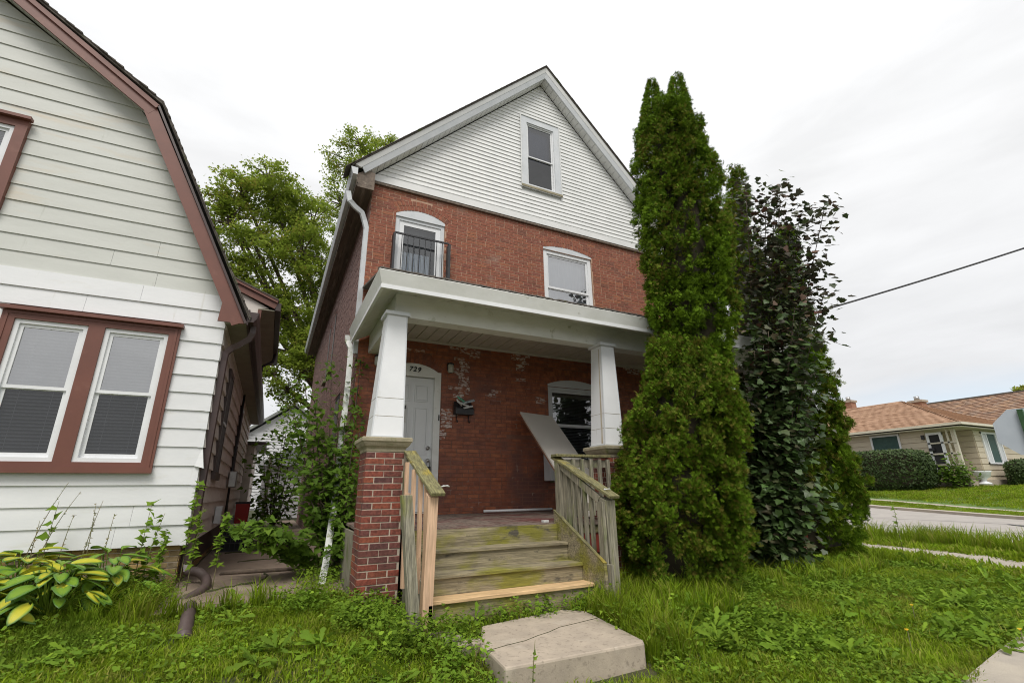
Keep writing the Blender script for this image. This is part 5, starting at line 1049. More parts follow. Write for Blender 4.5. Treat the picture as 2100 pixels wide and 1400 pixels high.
for nm, lab, p, hh, ww in (("chimney", "short brick chimney with a metal flue at the left of the orange-tan roof", at(1743, 835, x=31.0), .8, .5), ("chimney", "dark red brick chimney rising between the two tan roofs", at(1885, 836, x=31.0), 1.1, .55)):
    ch = thing(nm, lab, "chimney", (p[0], p[1], p[2]-1), "chimneys across the street")
    mb = MB(); p[2] += .12; mb.box(p[0]-ww/2, p[0]+ww/2, p[1]-ww/2, p[1]+ww/2, p[2]-1.4, p[2]+.15); mb.build("stack", M['chimney'], ch)
    mb = MB(); mb.box(p[0]-ww*.62, p[0]+ww*.62, p[1]-ww*.62, p[1]+ww*.62, p[2]+.151, p[2]+.27); mb.build("cap", M['concrete'], ch)
    mb = MB(); mb.tube([(p[0], p[1], p[2]+.27), (p[0], p[1], p[2]+.5)], .12, 10); mb.build("flue", M['steel'], ch)
ur = thing("planter_urn", "white pedestal urn on the doorstep across the street", "urn", S((32.6, 11.75, 1.2)))
c = S((32.6, 11.7, 1.25)); mb = MB(); mb.lathe(c, [(.0, 0), (.24, 0), (.24, .06), (.10, .12), (.09, .2), (.26, .34), (.30, .50), (.34, .56), (.30, .57), (.26, .5)], 16); mb.build("bowl", M['white_clean'], ur)
# stop sign seen from behind and street blades
sg = thing("stop_sign", "back of an octagonal stop sign on a green post at the right edge", "sign", (9.81, 2.93, 0))
sc = Vector((9.82, 2.87, 1.985)); vdir = Vector((9.78, 2.95, .7)).normalized(); nrm = Vector((.93, .37, 0)).normalized(); sd2 = Vector((-nrm.y, nrm.x, 0)); upv = Vector((0, 0, 1))
mb = MB(); pts = [sc+sd2*(.36*math.cos(math.pi/8+k*math.pi/4))+upv*(.36*math.sin(math.pi/8+k*math.pi/4)) for k in range(8)]
mb.add([p+nrm*.02 for p in pts]+[p+nrm*.024 for p in pts], [tuple(range(8)), tuple(range(8, 16))[::-1]]+[(i, (i+1) % 8, 8+(i+1) % 8, 8+i) for i in range(8)]); mb.build("octagon_plate", M['sign_gray'], sg)
mb = MB(); mb.box(sc.x-.045, sc.x+.0, sc.y-.03, sc.y+.03, 0, 2.30); mb.build("post", M['green_metal'], sg)
mb = MB(); mb.hexa([sc-sd2*.30+upv*-.50, sc-sd2*.30+upv*-.50+nrm*.004, sc-sd2*-.10+upv*-.50+nrm*.004, sc-sd2*-.10+upv*-.50], [sc-sd2*.30+upv*-.40, sc-sd2*.30+upv*-.40+nrm*.004, sc-sd2*-.10+upv*-.40+nrm*.004, sc-sd2*-.10+upv*-.40]); mb.build("small_plate", M['sign_gray'], sg)
# service cable
cb = [Vector((8.67, 7.95, 4.5))]; e_ = Vector(at(2400, 408, z=7.4))
for k in range(1, 25): t = k/24; p = cb[0].lerp(e_, t); p.z -= .12*4*t*(1-t); cb.append(p)
ob = MB().tube(cb, .022, 6).build("power_cable", M['cable']); tag(ob, "black service cable sagging from the brick house to the upper right", "cable")

# ================================================================ VEGETATION
tri = lambda a: np.array(a, int)
# arborvitae spray: a fan of narrow fingers, some curling
def spray_t(nf=6, spread=1.9, seed=0):
    rs = np.random.RandomState(seed); v = []; f = []
    for k in range(nf):
        a = (k/(nf-1)-.5)*spread; L_ = 1-.35*abs(a)/spread*2+rs.uniform(-.1, .1); w = .085; z = rs.uniform(-.12, .12)
        b = len(v); d = np.array([math.sin(a), math.cos(a)]); s_ = np.array([d[1], -d[0]])
        v += [(0, 0, 0), (*(d*L_*.55+s_*w), z*.5+.03), (*(d*L_*.55-s_*w), z*.5-.02), (*(d*L_), z-.06)]
        f += [(b, b+1, b+2), (b+1, b+3, b+2)]
    return np.array(v), tri(f)
SPR = [spray_t(5, 2.1, s) for s in range(3)]
def leaf5():      # five-lobed maple leaf, stem at the origin, tip along +y
    o_ = [(0, 0), (.20, -.03), (.46, .02), (.42, .22), (.60, .46), (.36, .50), (.27, .70), (0, .98), (-.27, .70), (-.36, .50), (-.60, .46), (-.42, .22), (-.46, .02), (-.20, -.03)]
    v = [(x, y, .10*abs(x)-.12*y*y) for x, y in o_]+[(0, .32, .03)]; c = len(o_)
    return np.array(v), tri([(c, i, (i+1) % c) for i in range(c)])
LEAF5 = leaf5()
_o = [(0, 0), (.14, .06), (.42, -.02), (.30, .20), (.56, .40), (.28, .42), (.22, .62), (0, 1.0), (-.22, .62), (-.28, .42), (-.56, .40), (-.30, .20), (-.42, -.02), (-.14, .06)]
LEAFS = (np.array([(x, y, .10*abs(x)-.12*y*y) for x, y in _o]+[(0, .32, .03)]), LEAF5[1])
LEAF3 = (np.array([(0, 0, 0), (.38, .25, .06), (.18, .5, 0), (0, 1, -.1), (-.18, .5, 0), (-.38, .25, .06)]), tri([(0, 1, 2), (0, 2, 4), (2, 3, 4), (0, 4, 5)]))
LEAFQ = (np.array([(0, 0, 0), (.28, .45, .05), (0, 1, -.05), (-.28, .45, .05)]), tri([(0, 1, 2), (0, 2, 3)]))
def arborvitae(name, label, axis, radius, n_clump, n_spray, size, seed, z0=.15, ztop=10, group="arborvitae beside the porch", trunkxy=None, twist=0):
    """axis(z)->(x,y) centre, radius(z)->r; crown of clumps covered in sprays"""
    rs = np.random.RandomState(seed); t = thing(name, label, "tree", (axis(z0)[0], axis(z0)[1], 0), group)
    C3, Rr = [], []
    for i in range(n_clump):
        z = z0+.15+(ztop-z0-.25)*(i+.5+rs.uniform(-.4, .4))/n_clump; rad = radius(z); a = i*2.399963+rs.uniform(-.3, .3); cx, cy_ = axis(z)
        cr0 = min(.42, .12+rad*.34)*rs.uniform(.75, 1.3)
        rr_ = max(rad-cr0*.82, 0)*rs.uniform(.76, 1.16)
        C3.append((cx+rr_*math.cos(a), cy_+rr_*math.sin(a), z)); Rr.append(cr0)
    C3 = np.array(C3); Rr = np.array(Rr); w = Rr**2
    # more sprays where the clump faces the front (towards -y / camera side); all sides are covered
    ctr = np.array([axis(z) for z in C3[:, 2]]); outv = C3[:, :2]-ctr; view = ctr-EYE[:2]; view /= np.linalg.norm(view, axis=1)[:, None]
    facing = -(outv*view).sum(1)/(np.linalg.norm(outv, axis=1)+1e-6); w = w*np.where(facing > -.25, 1.0, .35); w /= w.sum()
    idx = rs.choice(len(C3), n_spray, p=w); d = unit(n_spray, rs); o3 = np.concatenate([outv[idx], np.zeros((n_spray, 1))], 1); o3 /= (np.linalg.norm(o3, axis=1)[:, None]+.05)
    d = d+o3*.6; d[:, 2] += .35; d /= np.linalg.norm(d, axis=1)[:, None]
    nsub = 26; sub_d = unit(len(C3)*nsub, rs).reshape(len(C3), nsub, 3); od = np.concatenate([outv, np.full((len(C3), 1), .12)], 1); od /= np.linalg.norm(od, axis=1)[:, None]; sub_d = sub_d+od[:, None]*.65; sub_d /= np.linalg.norm(sub_d, axis=2)[:, :, None]; sub_r = rs.uniform(.74, 1.14, (len(C3), nsub))
    ks = rs.randint(0, nsub, n_spray); d = sub_d[idx, ks]+rs.normal(size=(n_spray, 3))*.25; d /= np.linalg.norm(d, axis=1)[:, None]
    pos = C3[idx]+(sub_d[idx, ks]*(Rr[idx]*sub_r[idx, ks])[:, None])*np.array([1, 1, 1.3])+rs.normal(size=(n_spray, 3))*np.array([.032, .032, .045])
    pos[:, 2] = np.maximum(pos[:, 2], .12)
    # direction of growth: outwards and up; face normal sideways so the fans stand on edge
    g = d*.8+np.array([0, 0, .75])+rs.normal(size=(n_spray, 3))*.35; nn_ = np.cross(g, d)+rs.normal(size=(n_spray, 3))*.55
    V_, F_, T_ = [], [], []; b = 0; sel = rs.randint(0, 3, n_spray); ctint = rs.rand(len(C3))*.45
    for s_ in range(3):
        m_ = sel == s_; v, f = scatter(SPR[s_][0], SPR[s_][1], pos[m_], nn_[m_], g[m_], size*rs.uniform(.7, 1.25, m_.sum()))
        V_.append(v); F_.append(f+b); b += len(v); T_.append(np.repeat((ctint[idx[m_]]+rs.rand(m_.sum())*.5) % 1, len(SPR[s_][1])))
    npmesh("foliage", np.concatenate(V_), np.concatenate(F_), M['arbor'], t, np.concatenate(T_))
    # solid dark hull: brown twigs with the crown's inner shade put into the colour
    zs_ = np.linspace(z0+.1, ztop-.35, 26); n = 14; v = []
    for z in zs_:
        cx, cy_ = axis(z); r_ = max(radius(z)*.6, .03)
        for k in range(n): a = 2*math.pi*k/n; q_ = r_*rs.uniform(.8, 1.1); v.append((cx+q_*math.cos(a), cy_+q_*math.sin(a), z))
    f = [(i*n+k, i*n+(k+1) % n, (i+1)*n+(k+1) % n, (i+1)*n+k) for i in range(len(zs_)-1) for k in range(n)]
    npmesh("twig_shade_core", np.array(v), np.array(f), M['twig_shade'], t)
    cx, cy_ = axis(z0); MB().tube([(cx, cy_, -.1), (cx+.02, cy_, z0+.8), (*axis(2.5), 2.5)], [.14, .11, .06], 9).build("trunk", M['bark'], t)
    return t
def atD(px, py, D):
    d = cam_r*((px-1050)/F_PX)-cam_u*((py-700)/F_PX)+fwd; h = math.hypot(d[0], d[1]); return EYE+d*(D/h)
def fit(rows, D):
    """rows (left px, right px, py) of a silhouette -> axis and radius of a round crown at distance D"""
    zz, cx, cy_, rr_ = [], [], [], []
    for l, r_, py in rows:
        a, b = atD(l, py, D), atD(r_, py, D); ta, tb = math.atan2(a[0], a[1]), math.atan2(b[0], b[1]); tm = (ta+tb)/2
        zz.append((a[2]+b[2])/2); cx.append(D*math.sin(tm)); cy_.append(D*math.cos(tm)); rr_.append(D*math.sin((tb-ta)/2))
    o_ = np.argsort(zz); zz, cx, cy_, rr_ = [np.array(q)[o_] for q in (zz, cx, cy_, rr_)]
    return (lambda z: (float(np.interp(z, zz, cx)), float(np.interp(z, zz, cy_)))), (lambda z: float(np.interp(z, zz, rr_))), zz
axA, raA, zA = fit([(1322, 1422, 232), (1310, 1445, 290), (1312, 1462, 350), (1305, 1490, 430), (1316, 1502, 500), (1325, 1508, 600), (1330, 1518, 660), (1352, 1500, 715), (1340, 1500, 800), (1350, 1500, 1170)], 7.5)
arborvitae("arborvitae", "tallest columnar arborvitae with a forked top, right of the porch", axA, raA, 105, 90000, .060, 3, .1, float(zA[-1])-.05)
tA = bpy.data.objects["arborvitae"]
def tipf(px, py0, py1, wpx, D, n, seed, parent):
    rs = np.random.RandomState(seed); a0, a1 = atD(px, py0, D), atD(px, py1, D); r0 = D*wpx/2/F_PX*.85; h = rs.rand(n); h = 1-np.sqrt(1-h*.98); z = a1[2]+(a0[2]-a1[2])*h; r_ = r0*(1-h)**.7*rs.uniform(.6, 1.12, n); a = rs.rand(n)*6.283
    bx, by = a1[0]+(a0[0]-a1[0])*h, a1[1]+(a0[1]-a1[1])*h
    d = np.stack([np.cos(a), np.sin(a), np.full(n, .5)], 1); pos = np.stack([bx+r_*np.cos(a), by+r_*np.sin(a), z], 1); g = d*.5+np.array([0, 0, 1.0])+rs.normal(size=(n, 3))*.25
    v, f = scatter(SPR[0][0], SPR[0][1], pos, np.cross(g, d)+rs.normal(size=(n, 3))*.4, g, .060*rs.uniform(.7, 1.2, n)); npmesh("tip", v, f, M['arbor'], parent, np.repeat(rs.rand(n), len(SPR[0][1])))
tipf(1337, 146, 290, 76, 7.5, 4200, 5, tA); tipf(1388, 136, 290, 94, 7.5, 5600, 6, tA)
ax2, ra2, z2 = fit([(1352, 1385, 712), (1335, 1450, 740), (1318, 1500, 790), (1302, 1512, 850), (1285, 1526, 930), (1270, 1534, 1000), (1268, 1528, 1060), (1282, 1508, 1110), (1300, 1490, 1160), (1310, 1480, 1185)], 7.0)
arborvitae("arborvitae", "bushy low arborvitae filling the front of the hidden right porch", ax2, ra2, 48, 60000, .056, 21, .1, float(z2[-1]))
ax3, ra3, z3 = fit([(1503, 1518, 350), (1495, 1532, 400), (1488, 1548, 460), (1480, 1570, 540), (1480, 1600, 650), (1480, 1620, 800), (1480, 1640, 1120)], 11.4)
arborvitae("arborvitae", "slender arborvitae whose tip shows behind the dark maple", ax3, ra3, 62, 36000, .075, 31, .2, float(z3[-1]))
ax4, ra4, z4 = fit([(1600, 1625, 470), (1585, 1640, 540), (1570, 1655, 620), (1550, 1675, 710), (1535, 1700, 800), (1525, 1730, 890), (1515, 1758, 970), (1508, 1778, 1050), (1502, 1790, 1110), (1510, 1780, 1145)], 11.0)
arborvitae("arborvitae", "broad conical arborvitae at the right end of the group", ax4, ra4, 95, 70000, .075, 41, .12, float(z4[-1]))
def leafy(name, label, cat, base, limbs, leaf, m_, size, n_per, spread, seed, group=None, sep=0, bark=M['bark'], flat=.7, rad0=.03, droop=.25, m_low=None, zlow=0):
    """limbs: list of polylines; leaves hang round the outer part of each"""
    rs = np.random.RandomState(seed); t = thing(name, label, cat, base, group); mb = MB(); P_ = []
    for L_ in limbs:
        c_ = curve(L_, 5); n = len(c_); mb.tube(c_, [max(.006, rad0*(1-i/n)) for i in range(n)], 6)
        pts = np.array([tuple(p) for p in c_]); s0 = int(n*.25); w = np.linspace(.4, 1, n-s0); w /= w.sum()
        k = rs.choice(np.arange(s0, n), n_per, p=w); off_ = np.clip(rs.normal(size=(n_per, 3)), -1.7, 1.7)*np.array([spread, spread, spread*flat]); P_.append(pts[k]+off_)
        for q_ in range(0, n_per, max(1, n_per//8)): a = pts[k[q_]]; b = P_[-1][q_]; mb.tube([tuple(a), tuple((a+b)/2+np.array([0, 0, .02])), tuple(b)], [.006, .004, .003], 4, False)
    mb.build("stems", bark, t); P_ = np.concatenate(P_); N_ = len(P_)
    nr_ = np.array([0, 0, 1.0])+rs.normal(size=(N_, 3))*.45; nr_[:, 1] -= .35; fw_2 = rs.normal(size=(N_, 3)); fw_2[:, 2] = -droop*2; sz = size*rs.uniform(.6, 1.2, N_)
    P_[:, 2] = np.maximum(P_[:, 2], gz(P_[:, 0], P_[:, 1])+.04)
    if sep:
        dist = np.linalg.norm(P_-EYE, axis=1)-sz*6; order = np.argsort(dist); near_, rest = order[:sep], order[sep:]
        base_me = []
        for j in range(4):
            v = leaf[0].copy(); v[:, 2] *= (.5+.6*j); me = bpy.data.meshes.new("leaf"); me.from_pydata(v.tolist(), [], leaf[1].tolist()); me.materials.append(m_); base_me.append(me)
        if m_low:
            for j in range(4): q_ = base_me[j].copy(); q_.materials.clear(); q_.materials.append(m_low); base_me.append(q_)
        pw = parent_world(t)
        for i in near_:
            z_ = Vector(nr_[i]).normalized(); x_ = Vector(fw_2[i]).cross(z_).normalized(); y_ = z_.cross(x_); ob = bpy.data.objects.new("leaf", base_me[i % 4+(4 if m_low and P_[i][2] < zlow+rs.normal()*.5 else 0)]); COL.objects.link(ob); ob.parent = t
            ob.matrix_local = Matrix.Translation(Vector(P_[i])-pw) @ Matrix((x_, y_, z_)).transposed().to_4x4() @ Matrix.Scale(sz[i], 4)
    else: rest = np.arange(N_)
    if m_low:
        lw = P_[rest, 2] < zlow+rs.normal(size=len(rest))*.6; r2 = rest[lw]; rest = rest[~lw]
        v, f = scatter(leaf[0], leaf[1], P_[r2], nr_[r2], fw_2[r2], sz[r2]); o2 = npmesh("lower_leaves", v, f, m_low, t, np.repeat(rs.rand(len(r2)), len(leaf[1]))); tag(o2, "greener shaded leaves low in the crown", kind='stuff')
    v, f = scatter(leaf[0], leaf[1], P_[rest], nr_[rest], fw_2[rest], sz[rest]); o_ = npmesh("leaves", v, f, m_, t, np.repeat(rs.rand(len(rest)), len(leaf[1])))
    if sep: tag(o_, kind='stuff')
    return t
# purple-leaved maple between the arborvitae
rs = np.random.RandomState(5); limbs = []
pb = Vector(atD(1590, 1160, 9.0)); pb.z = 0
for (px, py, y_) in ((1590, 385, 5.4), (1530, 400, 5.4), (1690, 430, 5.2), (1660, 520, 5.1), (1690, 600, 5.1), (1560, 480, 5.2), (1620, 470, 5.3), (1540, 600, 5.0), (1600, 600, 5.0), (1650, 680, 5.0), (1540, 720, 4.9), (1600, 760, 4.8), (1660, 800, 4.9), (1550, 860, 4.8), (1610, 900, 4.8), (1680, 880, 4.9), (1560, 1000, 4.8), (1640, 1000, 4.8), (1700, 1010, 5.0), (1600, 1090, 4.8), (1670, 1090, 4.9), (1545, 1090, 4.9), (1520, 800, 4.9), (1580, 680, 4.9), (1690, 760, 5.0), (1520, 950, 5.0), (1570, 425, 5.3), (1640, 440, 5.3), (1600, 520, 5.2), (1655, 560, 5.2), (1630, 630, 5.2), (1560, 550, 5.2), (1600, 410, 5.3)):
    px = px if py < 650 else 1583+(px-1590)*.72; e_ = Vector(atD(px, py, 8.7+.35*(y_-4.8)+(.0 if py > 620 else .5))); m1 = pb.lerp(e_, .5); m1.x = pb.x*.6+e_.x*.4; m1.y = pb.y*.6+e_.y*.4; limbs.append([pb, Vector((pb.x+rs.uniform(-.1, .1), pb.y, min(.5, e_.z*.3))), m1, e_])
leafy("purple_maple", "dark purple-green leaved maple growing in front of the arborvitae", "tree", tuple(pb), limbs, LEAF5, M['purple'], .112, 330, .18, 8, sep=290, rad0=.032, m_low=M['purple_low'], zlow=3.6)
# green saplings and vine by the path
def limbset(base, targets, mid=.55, bow=.15):
    B = Vector(base); o_ = []
    for (px, py, y_) in targets:
        e_ = Vector(at(px, py, y=y_)); m_ = B.lerp(e_, mid); m_.z += bow; o_.append([B, B.lerp(m_, .5)+Vector((0, 0, bow)), m_, e_])
    return o_
leafy("maple_sapling", "leafy green maple sapling leaning from the brick wall over the path", "sapling", (.85, 7.7, .15), limbset((.85, 7.7, .15), ((625, 790, 7.6), (680, 745, 7.8), (600, 850, 7.3), (650, 860, 7.4), (695, 860, 7.6), (620, 970, 7.2), (660, 960, 7.4), (700, 960, 7.5), (645, 820, 7.5), (615, 900, 7.3), (670, 900, 7.5), (655, 1010, 7.3), (690, 1040, 7.4), (690, 1090, 7.4))), LEAFS, M['maple_green'], .11, 85, .11, 12, "green saplings by the path", sep=220, rad0=.018)
leafy("maple_sapling", "low maple branch reaching left across the path near the crate", "sapling", (.6, 7.6, .15), limbset((.7, 7.7, .2), ((500, 1085, 7.2), (530, 1070, 7.1), (560, 1100, 7.0), (520, 1105, 7.0), (590, 1090, 7.1), (480, 1075, 7.3)), bow=.05), LEAFS, M['maple_green'], .12, 80, .10, 13, "green saplings by the path", sep=60, rad0=.012, flat=.5)
leafy("climbing_vine", "green vine climbing the drainpipe beside the left brick pier", "vine", (1.0, 7.2, .15), limbset((.95, 7.3, .1), ((735, 790, 7.9), (745, 850, 7.6), (710, 800, 7.9), (725, 900, 7.3), (740, 930, 7.0), (705, 930, 7.6), (715, 1000, 7.2), (700, 1060, 7.2), (720, 1100, 7.0), (690, 1130, 7.0), (740, 740, 7.95))), LEAF3, M['maple_green'], .10, 110, .085, 14, rad0=.012)
leafy("young_shrub", "pale green shrub growing behind the path's end", "shrub", (.3, 17, .2), [[(0.2, 17, .2), (0.2+dx*.5, 17, 1.2), (.2+dx, 17, 2+dz)] for dx, dz in ((-.5, .6), (0, 1.4), (.6, .9), (-.2, .2), (.4, 2.0), (.9, 1.6), (.1, 2.4))], LEAF3, M['maple_green'], .2, 160, .3, 15, rad0=.03)
# big tree behind
def big_tree(name, label, base, blobs, n_leaf, size, m_, seed, trunk_r=.35):
    rs = np.random.RandomState(seed); t = thing(name, label, "tree", base); mb = MB(); B = Vector(base); P_ = []
    fork = B+Vector((0, 0, blobs[0][2]*.35)); mb.tube([B, B.lerp(fork, .5)+Vector((.1, 0, 0)), fork], [trunk_r, trunk_r*.85, trunk_r*.7], 10)
    wts = np.array([b[3]**2.2 for b in blobs]); wts /= wts.sum()
    for b, w in zip(blobs, wts):
        c = Vector(b[:3]); c1 = fork.lerp(c, .5)+Vector((0, 0, -.3)); mb.tube(curve([fork, c1, c], 5), list(np.linspace(trunk_r*.42, .05, 11)), 7)
        n = int(n_leaf*w); nsub = max(14, int(b[3]**2*16)); sd_ = unit(nsub, rs)*b[3]*rs.uniform(.35, 1.0, (nsub, 1))*np.array([1.1, 1.0, .85]); sub_ = np.array(b[:3])+sd_
        for s_ in sub_[:: max(1, nsub//9)]: mb.tube([tuple(c), tuple((np.array(c)+s_)/2+np.array([0, 0, .1])), tuple(s_)], [.05, .03, .012], 5, False)
        k = rs.randint(0, nsub, n); o_ = rs.normal(size=(n, 3))*np.array([.24, .24, .11])*(.6+b[3]*.2); P_.append(sub_[k]+o_)
    mb.build("trunk", M['bark'], t); P_ = np.concatenate(P_); N_ = len(P_); nr_ = np.array([0, 0, .8])+rs.normal(size=(N_, 3))*.6; fw_2 = rs.normal(size=(N_, 3)); v, f = scatter(LEAF3[0], LEAF3[1], P_, nr_, fw_2, size*rs.uniform(.6, 1.25, N_))
    cl = (np.floor(P_*1.1).sum(1)*.618) % 1
    npmesh("crown", v, f, m_, t, np.repeat((cl*.5+rs.rand(N_)*.5) % 1, 4)); return t
bl = []
for (px, py, y_, r_) in ((620, 520, 22, 2.4), (500, 400, 22, 1.7), (560, 400, 22, 1.8), (470, 460, 22, 1.4), (520, 500, 22, 1.9), (600, 430, 22.5, 1.7), (640, 460, 23, 1.8), (540, 600, 22, 1.6), (600, 640, 22, 1.8), (660, 560, 23, 2.0), (590, 720, 22, 1.4), (560, 770, 21.5, 1.1), (620, 760, 22, 1.5), (730, 340, 24, 1.8), (780, 330, 25, 1.6), (700, 420, 24, 1.8), (740, 300, 24, 1.2), (800, 300, 26, 1.2), (670, 620, 23, 2), (455, 410, 22, 1.0), (590, 800, 22, .9), (650, 700, 22, 1.6), (480, 560, 22, 1.2), (550, 365, 22, 1.1)):
    p = at(px, py, y=y_); bl.append((p[0], p[1], p[2], r_*.86))
big_tree("silver_maple", "large leafy green tree towering behind and between the two houses", (3.2, 24, .2), bl, 66000, .14, M['tree_green'], 77)
for px, py, x_, lab, r_ in ((2040, 826, 52, "far treetop just showing over the tan roof", .5), (2108, 806, 52, "darker treetop at the right edge above the tan roof", .7)):
    p = at(px, py, x=x_); big_tree("distant_tree", lab, (p[0], p[1], 1), [(p[0], p[1], p[2]-r_*.2, r_), (p[0]+.6*r_, p[1]-.3, p[2]-r_*.5, r_*.8)], 2500, .35, M['tree_green'], 5, .2)
# clipped hedges across the street
def hedge(x0, x1, y0, y1, z0, z1, n, lab, seed):
    rs = np.random.RandomState(seed); a, b = S((x0, y0, z0)), S((x1, y1, z1)); t = thing("hedge", lab, "hedge", ((a[0]+b[0])/2, (a[1]+b[1])/2, a[2]), "clipped hedges across the street")
    c = np.array([(a[i]+b[i])/2 for i in range(3)]); h = np.array([abs(b[i]-a[i])/2 for i in range(3)])
    d = unit(n, rs); p_ = 5.0; d = d/((np.abs(d)**p_).sum(1)**(1/p_))[:, None]; P_ = c+d*h*rs.uniform(.94, 1.03, (n, 1)); v, f = scatter(LEAFQ[0], LEAFQ[1], P_, d+rs.normal(size=(n, 3))*.6, rs.normal(size=(n, 3)), .11*rs.uniform(.6, 1.3, n)); npmesh("foliage", v, f, M['hedge'], t, np.repeat(rs.rand(n), 2))
    d = unit(600, rs); g = MB(); sp_ = MB(); sp_.sphere((0, 0, 0), 1, 24, 16); vv = np.array(sp_.v); vv = vv/((np.abs(vv)**p_).sum(1)**(1/p_))[:, None]*h*.93+c; g.add(vv.tolist(), sp_.f); g.build("twig_shade_core", M['twig_shade'], t)  # opaque dark hull, the hedge's inner shade put into its colour
hedge(30.0, 31.3, 12.9, 18.6, 1.0, 3.1, 16000, "large rounded dark green hedge before the beige house", 1)
hedge(34.55, 38.5, 10.2, 11.6, 1.0, 2.45, 7000, "clipped hedge at the right edge across the street", 2)
leafy("shrub", "loose shrub beside the porch post across the street", "shrub", S((31.3, 12.0, 1.1)), [[S((31.2, 12.1, 1.1)), S((31.2+.3*dx, 12.1+dy*.5, 1.6)), S((31.2+.3*dx, 12.1+dy, 1.7+dz))] for dx, dy, dz in ((0, .5, .1), (0, 1.1, -.1), (0, 0, .9), (.3, -.4, .2), (0, .2, .4), (0, .8, .3), (0, -.1, .5))], LEAFQ, M['maple_green'], .16, 150, .20, 19, rad0=.02)

# ---------------------------------------------------------------- hostas
def hosta_mesh(seed):
    rs = np.random.RandomState(seed); nu, nv_ = 7, 9; vs = []; fs = []; tn = []
    for j in range(nv_):
        t = j/(nv_-1); w = .30*math.sin(math.pi*min(t*.9+.06, 1))**.75*(1-.25*t); 
        if j == nv_-1: w = .004
        for i in range(nu):
            u = (i/(nu-1)-.5)*2; vs.append((u*w+rs.uniform(-.004, .004), t, .10*u*u*(1-t)+.16*t-.42*t*t+rs.uniform(-.006, .006)+.026*math.cos(u*9)))
    for j in range(nv_-1):
        for i in range(nu-1): fs.append((j*nu+i, j*nu+i+1, (j+1)*nu+i+1, (j+1)*nu+i)); tn.append(.02 if i in (0, nu-2) or j > nv_-3 else .75 if i in (2, 3) else .62)
    me = bpy.data.meshes.new("leaf"); me.from_pydata(vs, [], fs); me.materials.append(M['hosta_y']); a = me.attributes.new("tint", 'FLOAT', 'POINT')
    pt = np.zeros(len(vs)); 
    for j in range(nv_):
        for i in range(nu): u = abs((i/(nu-1)-.5)*2); pt[j*nu+i] = max(0, 1-u**2.2*1.15)*min(1, (1-j/(nv_-1))*5)
    a.data.foreach_set("value", pt.astype(np.float32)); me.polygons.foreach_set("use_smooth", [True]*len(fs)); return me
def hosta_mat(name, edge, mid, core):
    m = mat(name, edge, mid, 4, rough=.45, bump=.006, bscale=26, leaf=.2); nt = m.node_tree; N, L = nt.nodes, nt.links
    a = N.new("ShaderNodeAttribute"); a.attribute_name = "tint"; cr_ = N.new("ShaderNodeValToRGB"); L.new(a.outputs["Fac"], cr_.inputs[0]); e = cr_.color_ramp.elements; e[0].color = (*edge, 1); e[0].position = .12; e[1].color = (*core, 1); e[1].position = .8; q = e.new(.38); q.color = (*mid, 1)
    for n_ in N:
        if n_.type == 'BSDF_PRINCIPLED': L.new(cr_.outputs[0], n_.inputs["Base Color"])
        if n_.type == 'BSDF_TRANSLUCENT': L.new(cr_.outputs[0], n_.inputs[0])
    return m
M['hosta_y'] = hosta_mat('yellow_centred_hosta_leaf', (.09, .19, .025), (.30, .38, .03), (.55, .52, .04)); M['hosta_g'] = hosta_mat('green_hosta_leaf', (.07, .165, .022), (.12, .25, .022), (.20, .34, .03))
hm = [hosta_mesh(i) for i in range(4)]; hg = []
for me in hm: q = me.copy(); q.materials.clear(); q.materials.append(M['hosta_g']); hg.append(q)
hc = [((-2.35, 6.35), 34, "front left hosta with big yellow-centred leaves"), ((-1.75, 6.55), 30, "hosta nearest the lawn with drooping yellow leaves"), ((-2.2, 7.15), 24, "rear hosta against the siding with upright leaves"), ((-1.45, 7.05), 20, "smallest hosta at the right end with mostly green leaves"), ((-3.0, 6.75), 24, "hosta cut off by the left edge of the photo")]
for hi_, ((hx, hy), n, lab) in enumerate(hc):
    zg = float(gz(hx, hy)); h = thing("hosta", lab, "plant", (hx, hy, zg), "hostas along the white siding"); stem = MB()
    n = int(n*2.1)
    for k in range(n):
        a = k*2.4+rnd.uniform(-.3, .3); ring = k/n; el = .95-.75*ring+rnd.uniform(-.12, .12); L_ = rnd.uniform(.15, .25); s0 = Vector((hx+.05*math.cos(a), hy+.05*math.sin(a), zg))
        rd = .08+.34*ring; hz = .42-.30*ring+rnd.uniform(-.05, .06); p = Vector((hx+rd*math.cos(a), hy+rd*math.sin(a), zg+hz)); stem.tube([s0, s0.lerp(p, .6)+Vector((0, 0, .04)), p], .004, 4, False)
        me = (hm if rnd.random() < (.6 if hi_ != 3 else .3) else hg)[k % 4]; ob = bpy.data.objects.new("leaf", me); COL.objects.link(ob); ob.parent = h; ob.location = p-Vector(h.location); sc_ = L_*1.15
        ob.rotation_euler = (rnd.uniform(-.15, .2)+.2-.45*ring, rnd.uniform(-.35, .35), a-math.pi/2); ob.scale = (sc_, sc_, sc_)
    stem.build("stems", M['weed'], h)
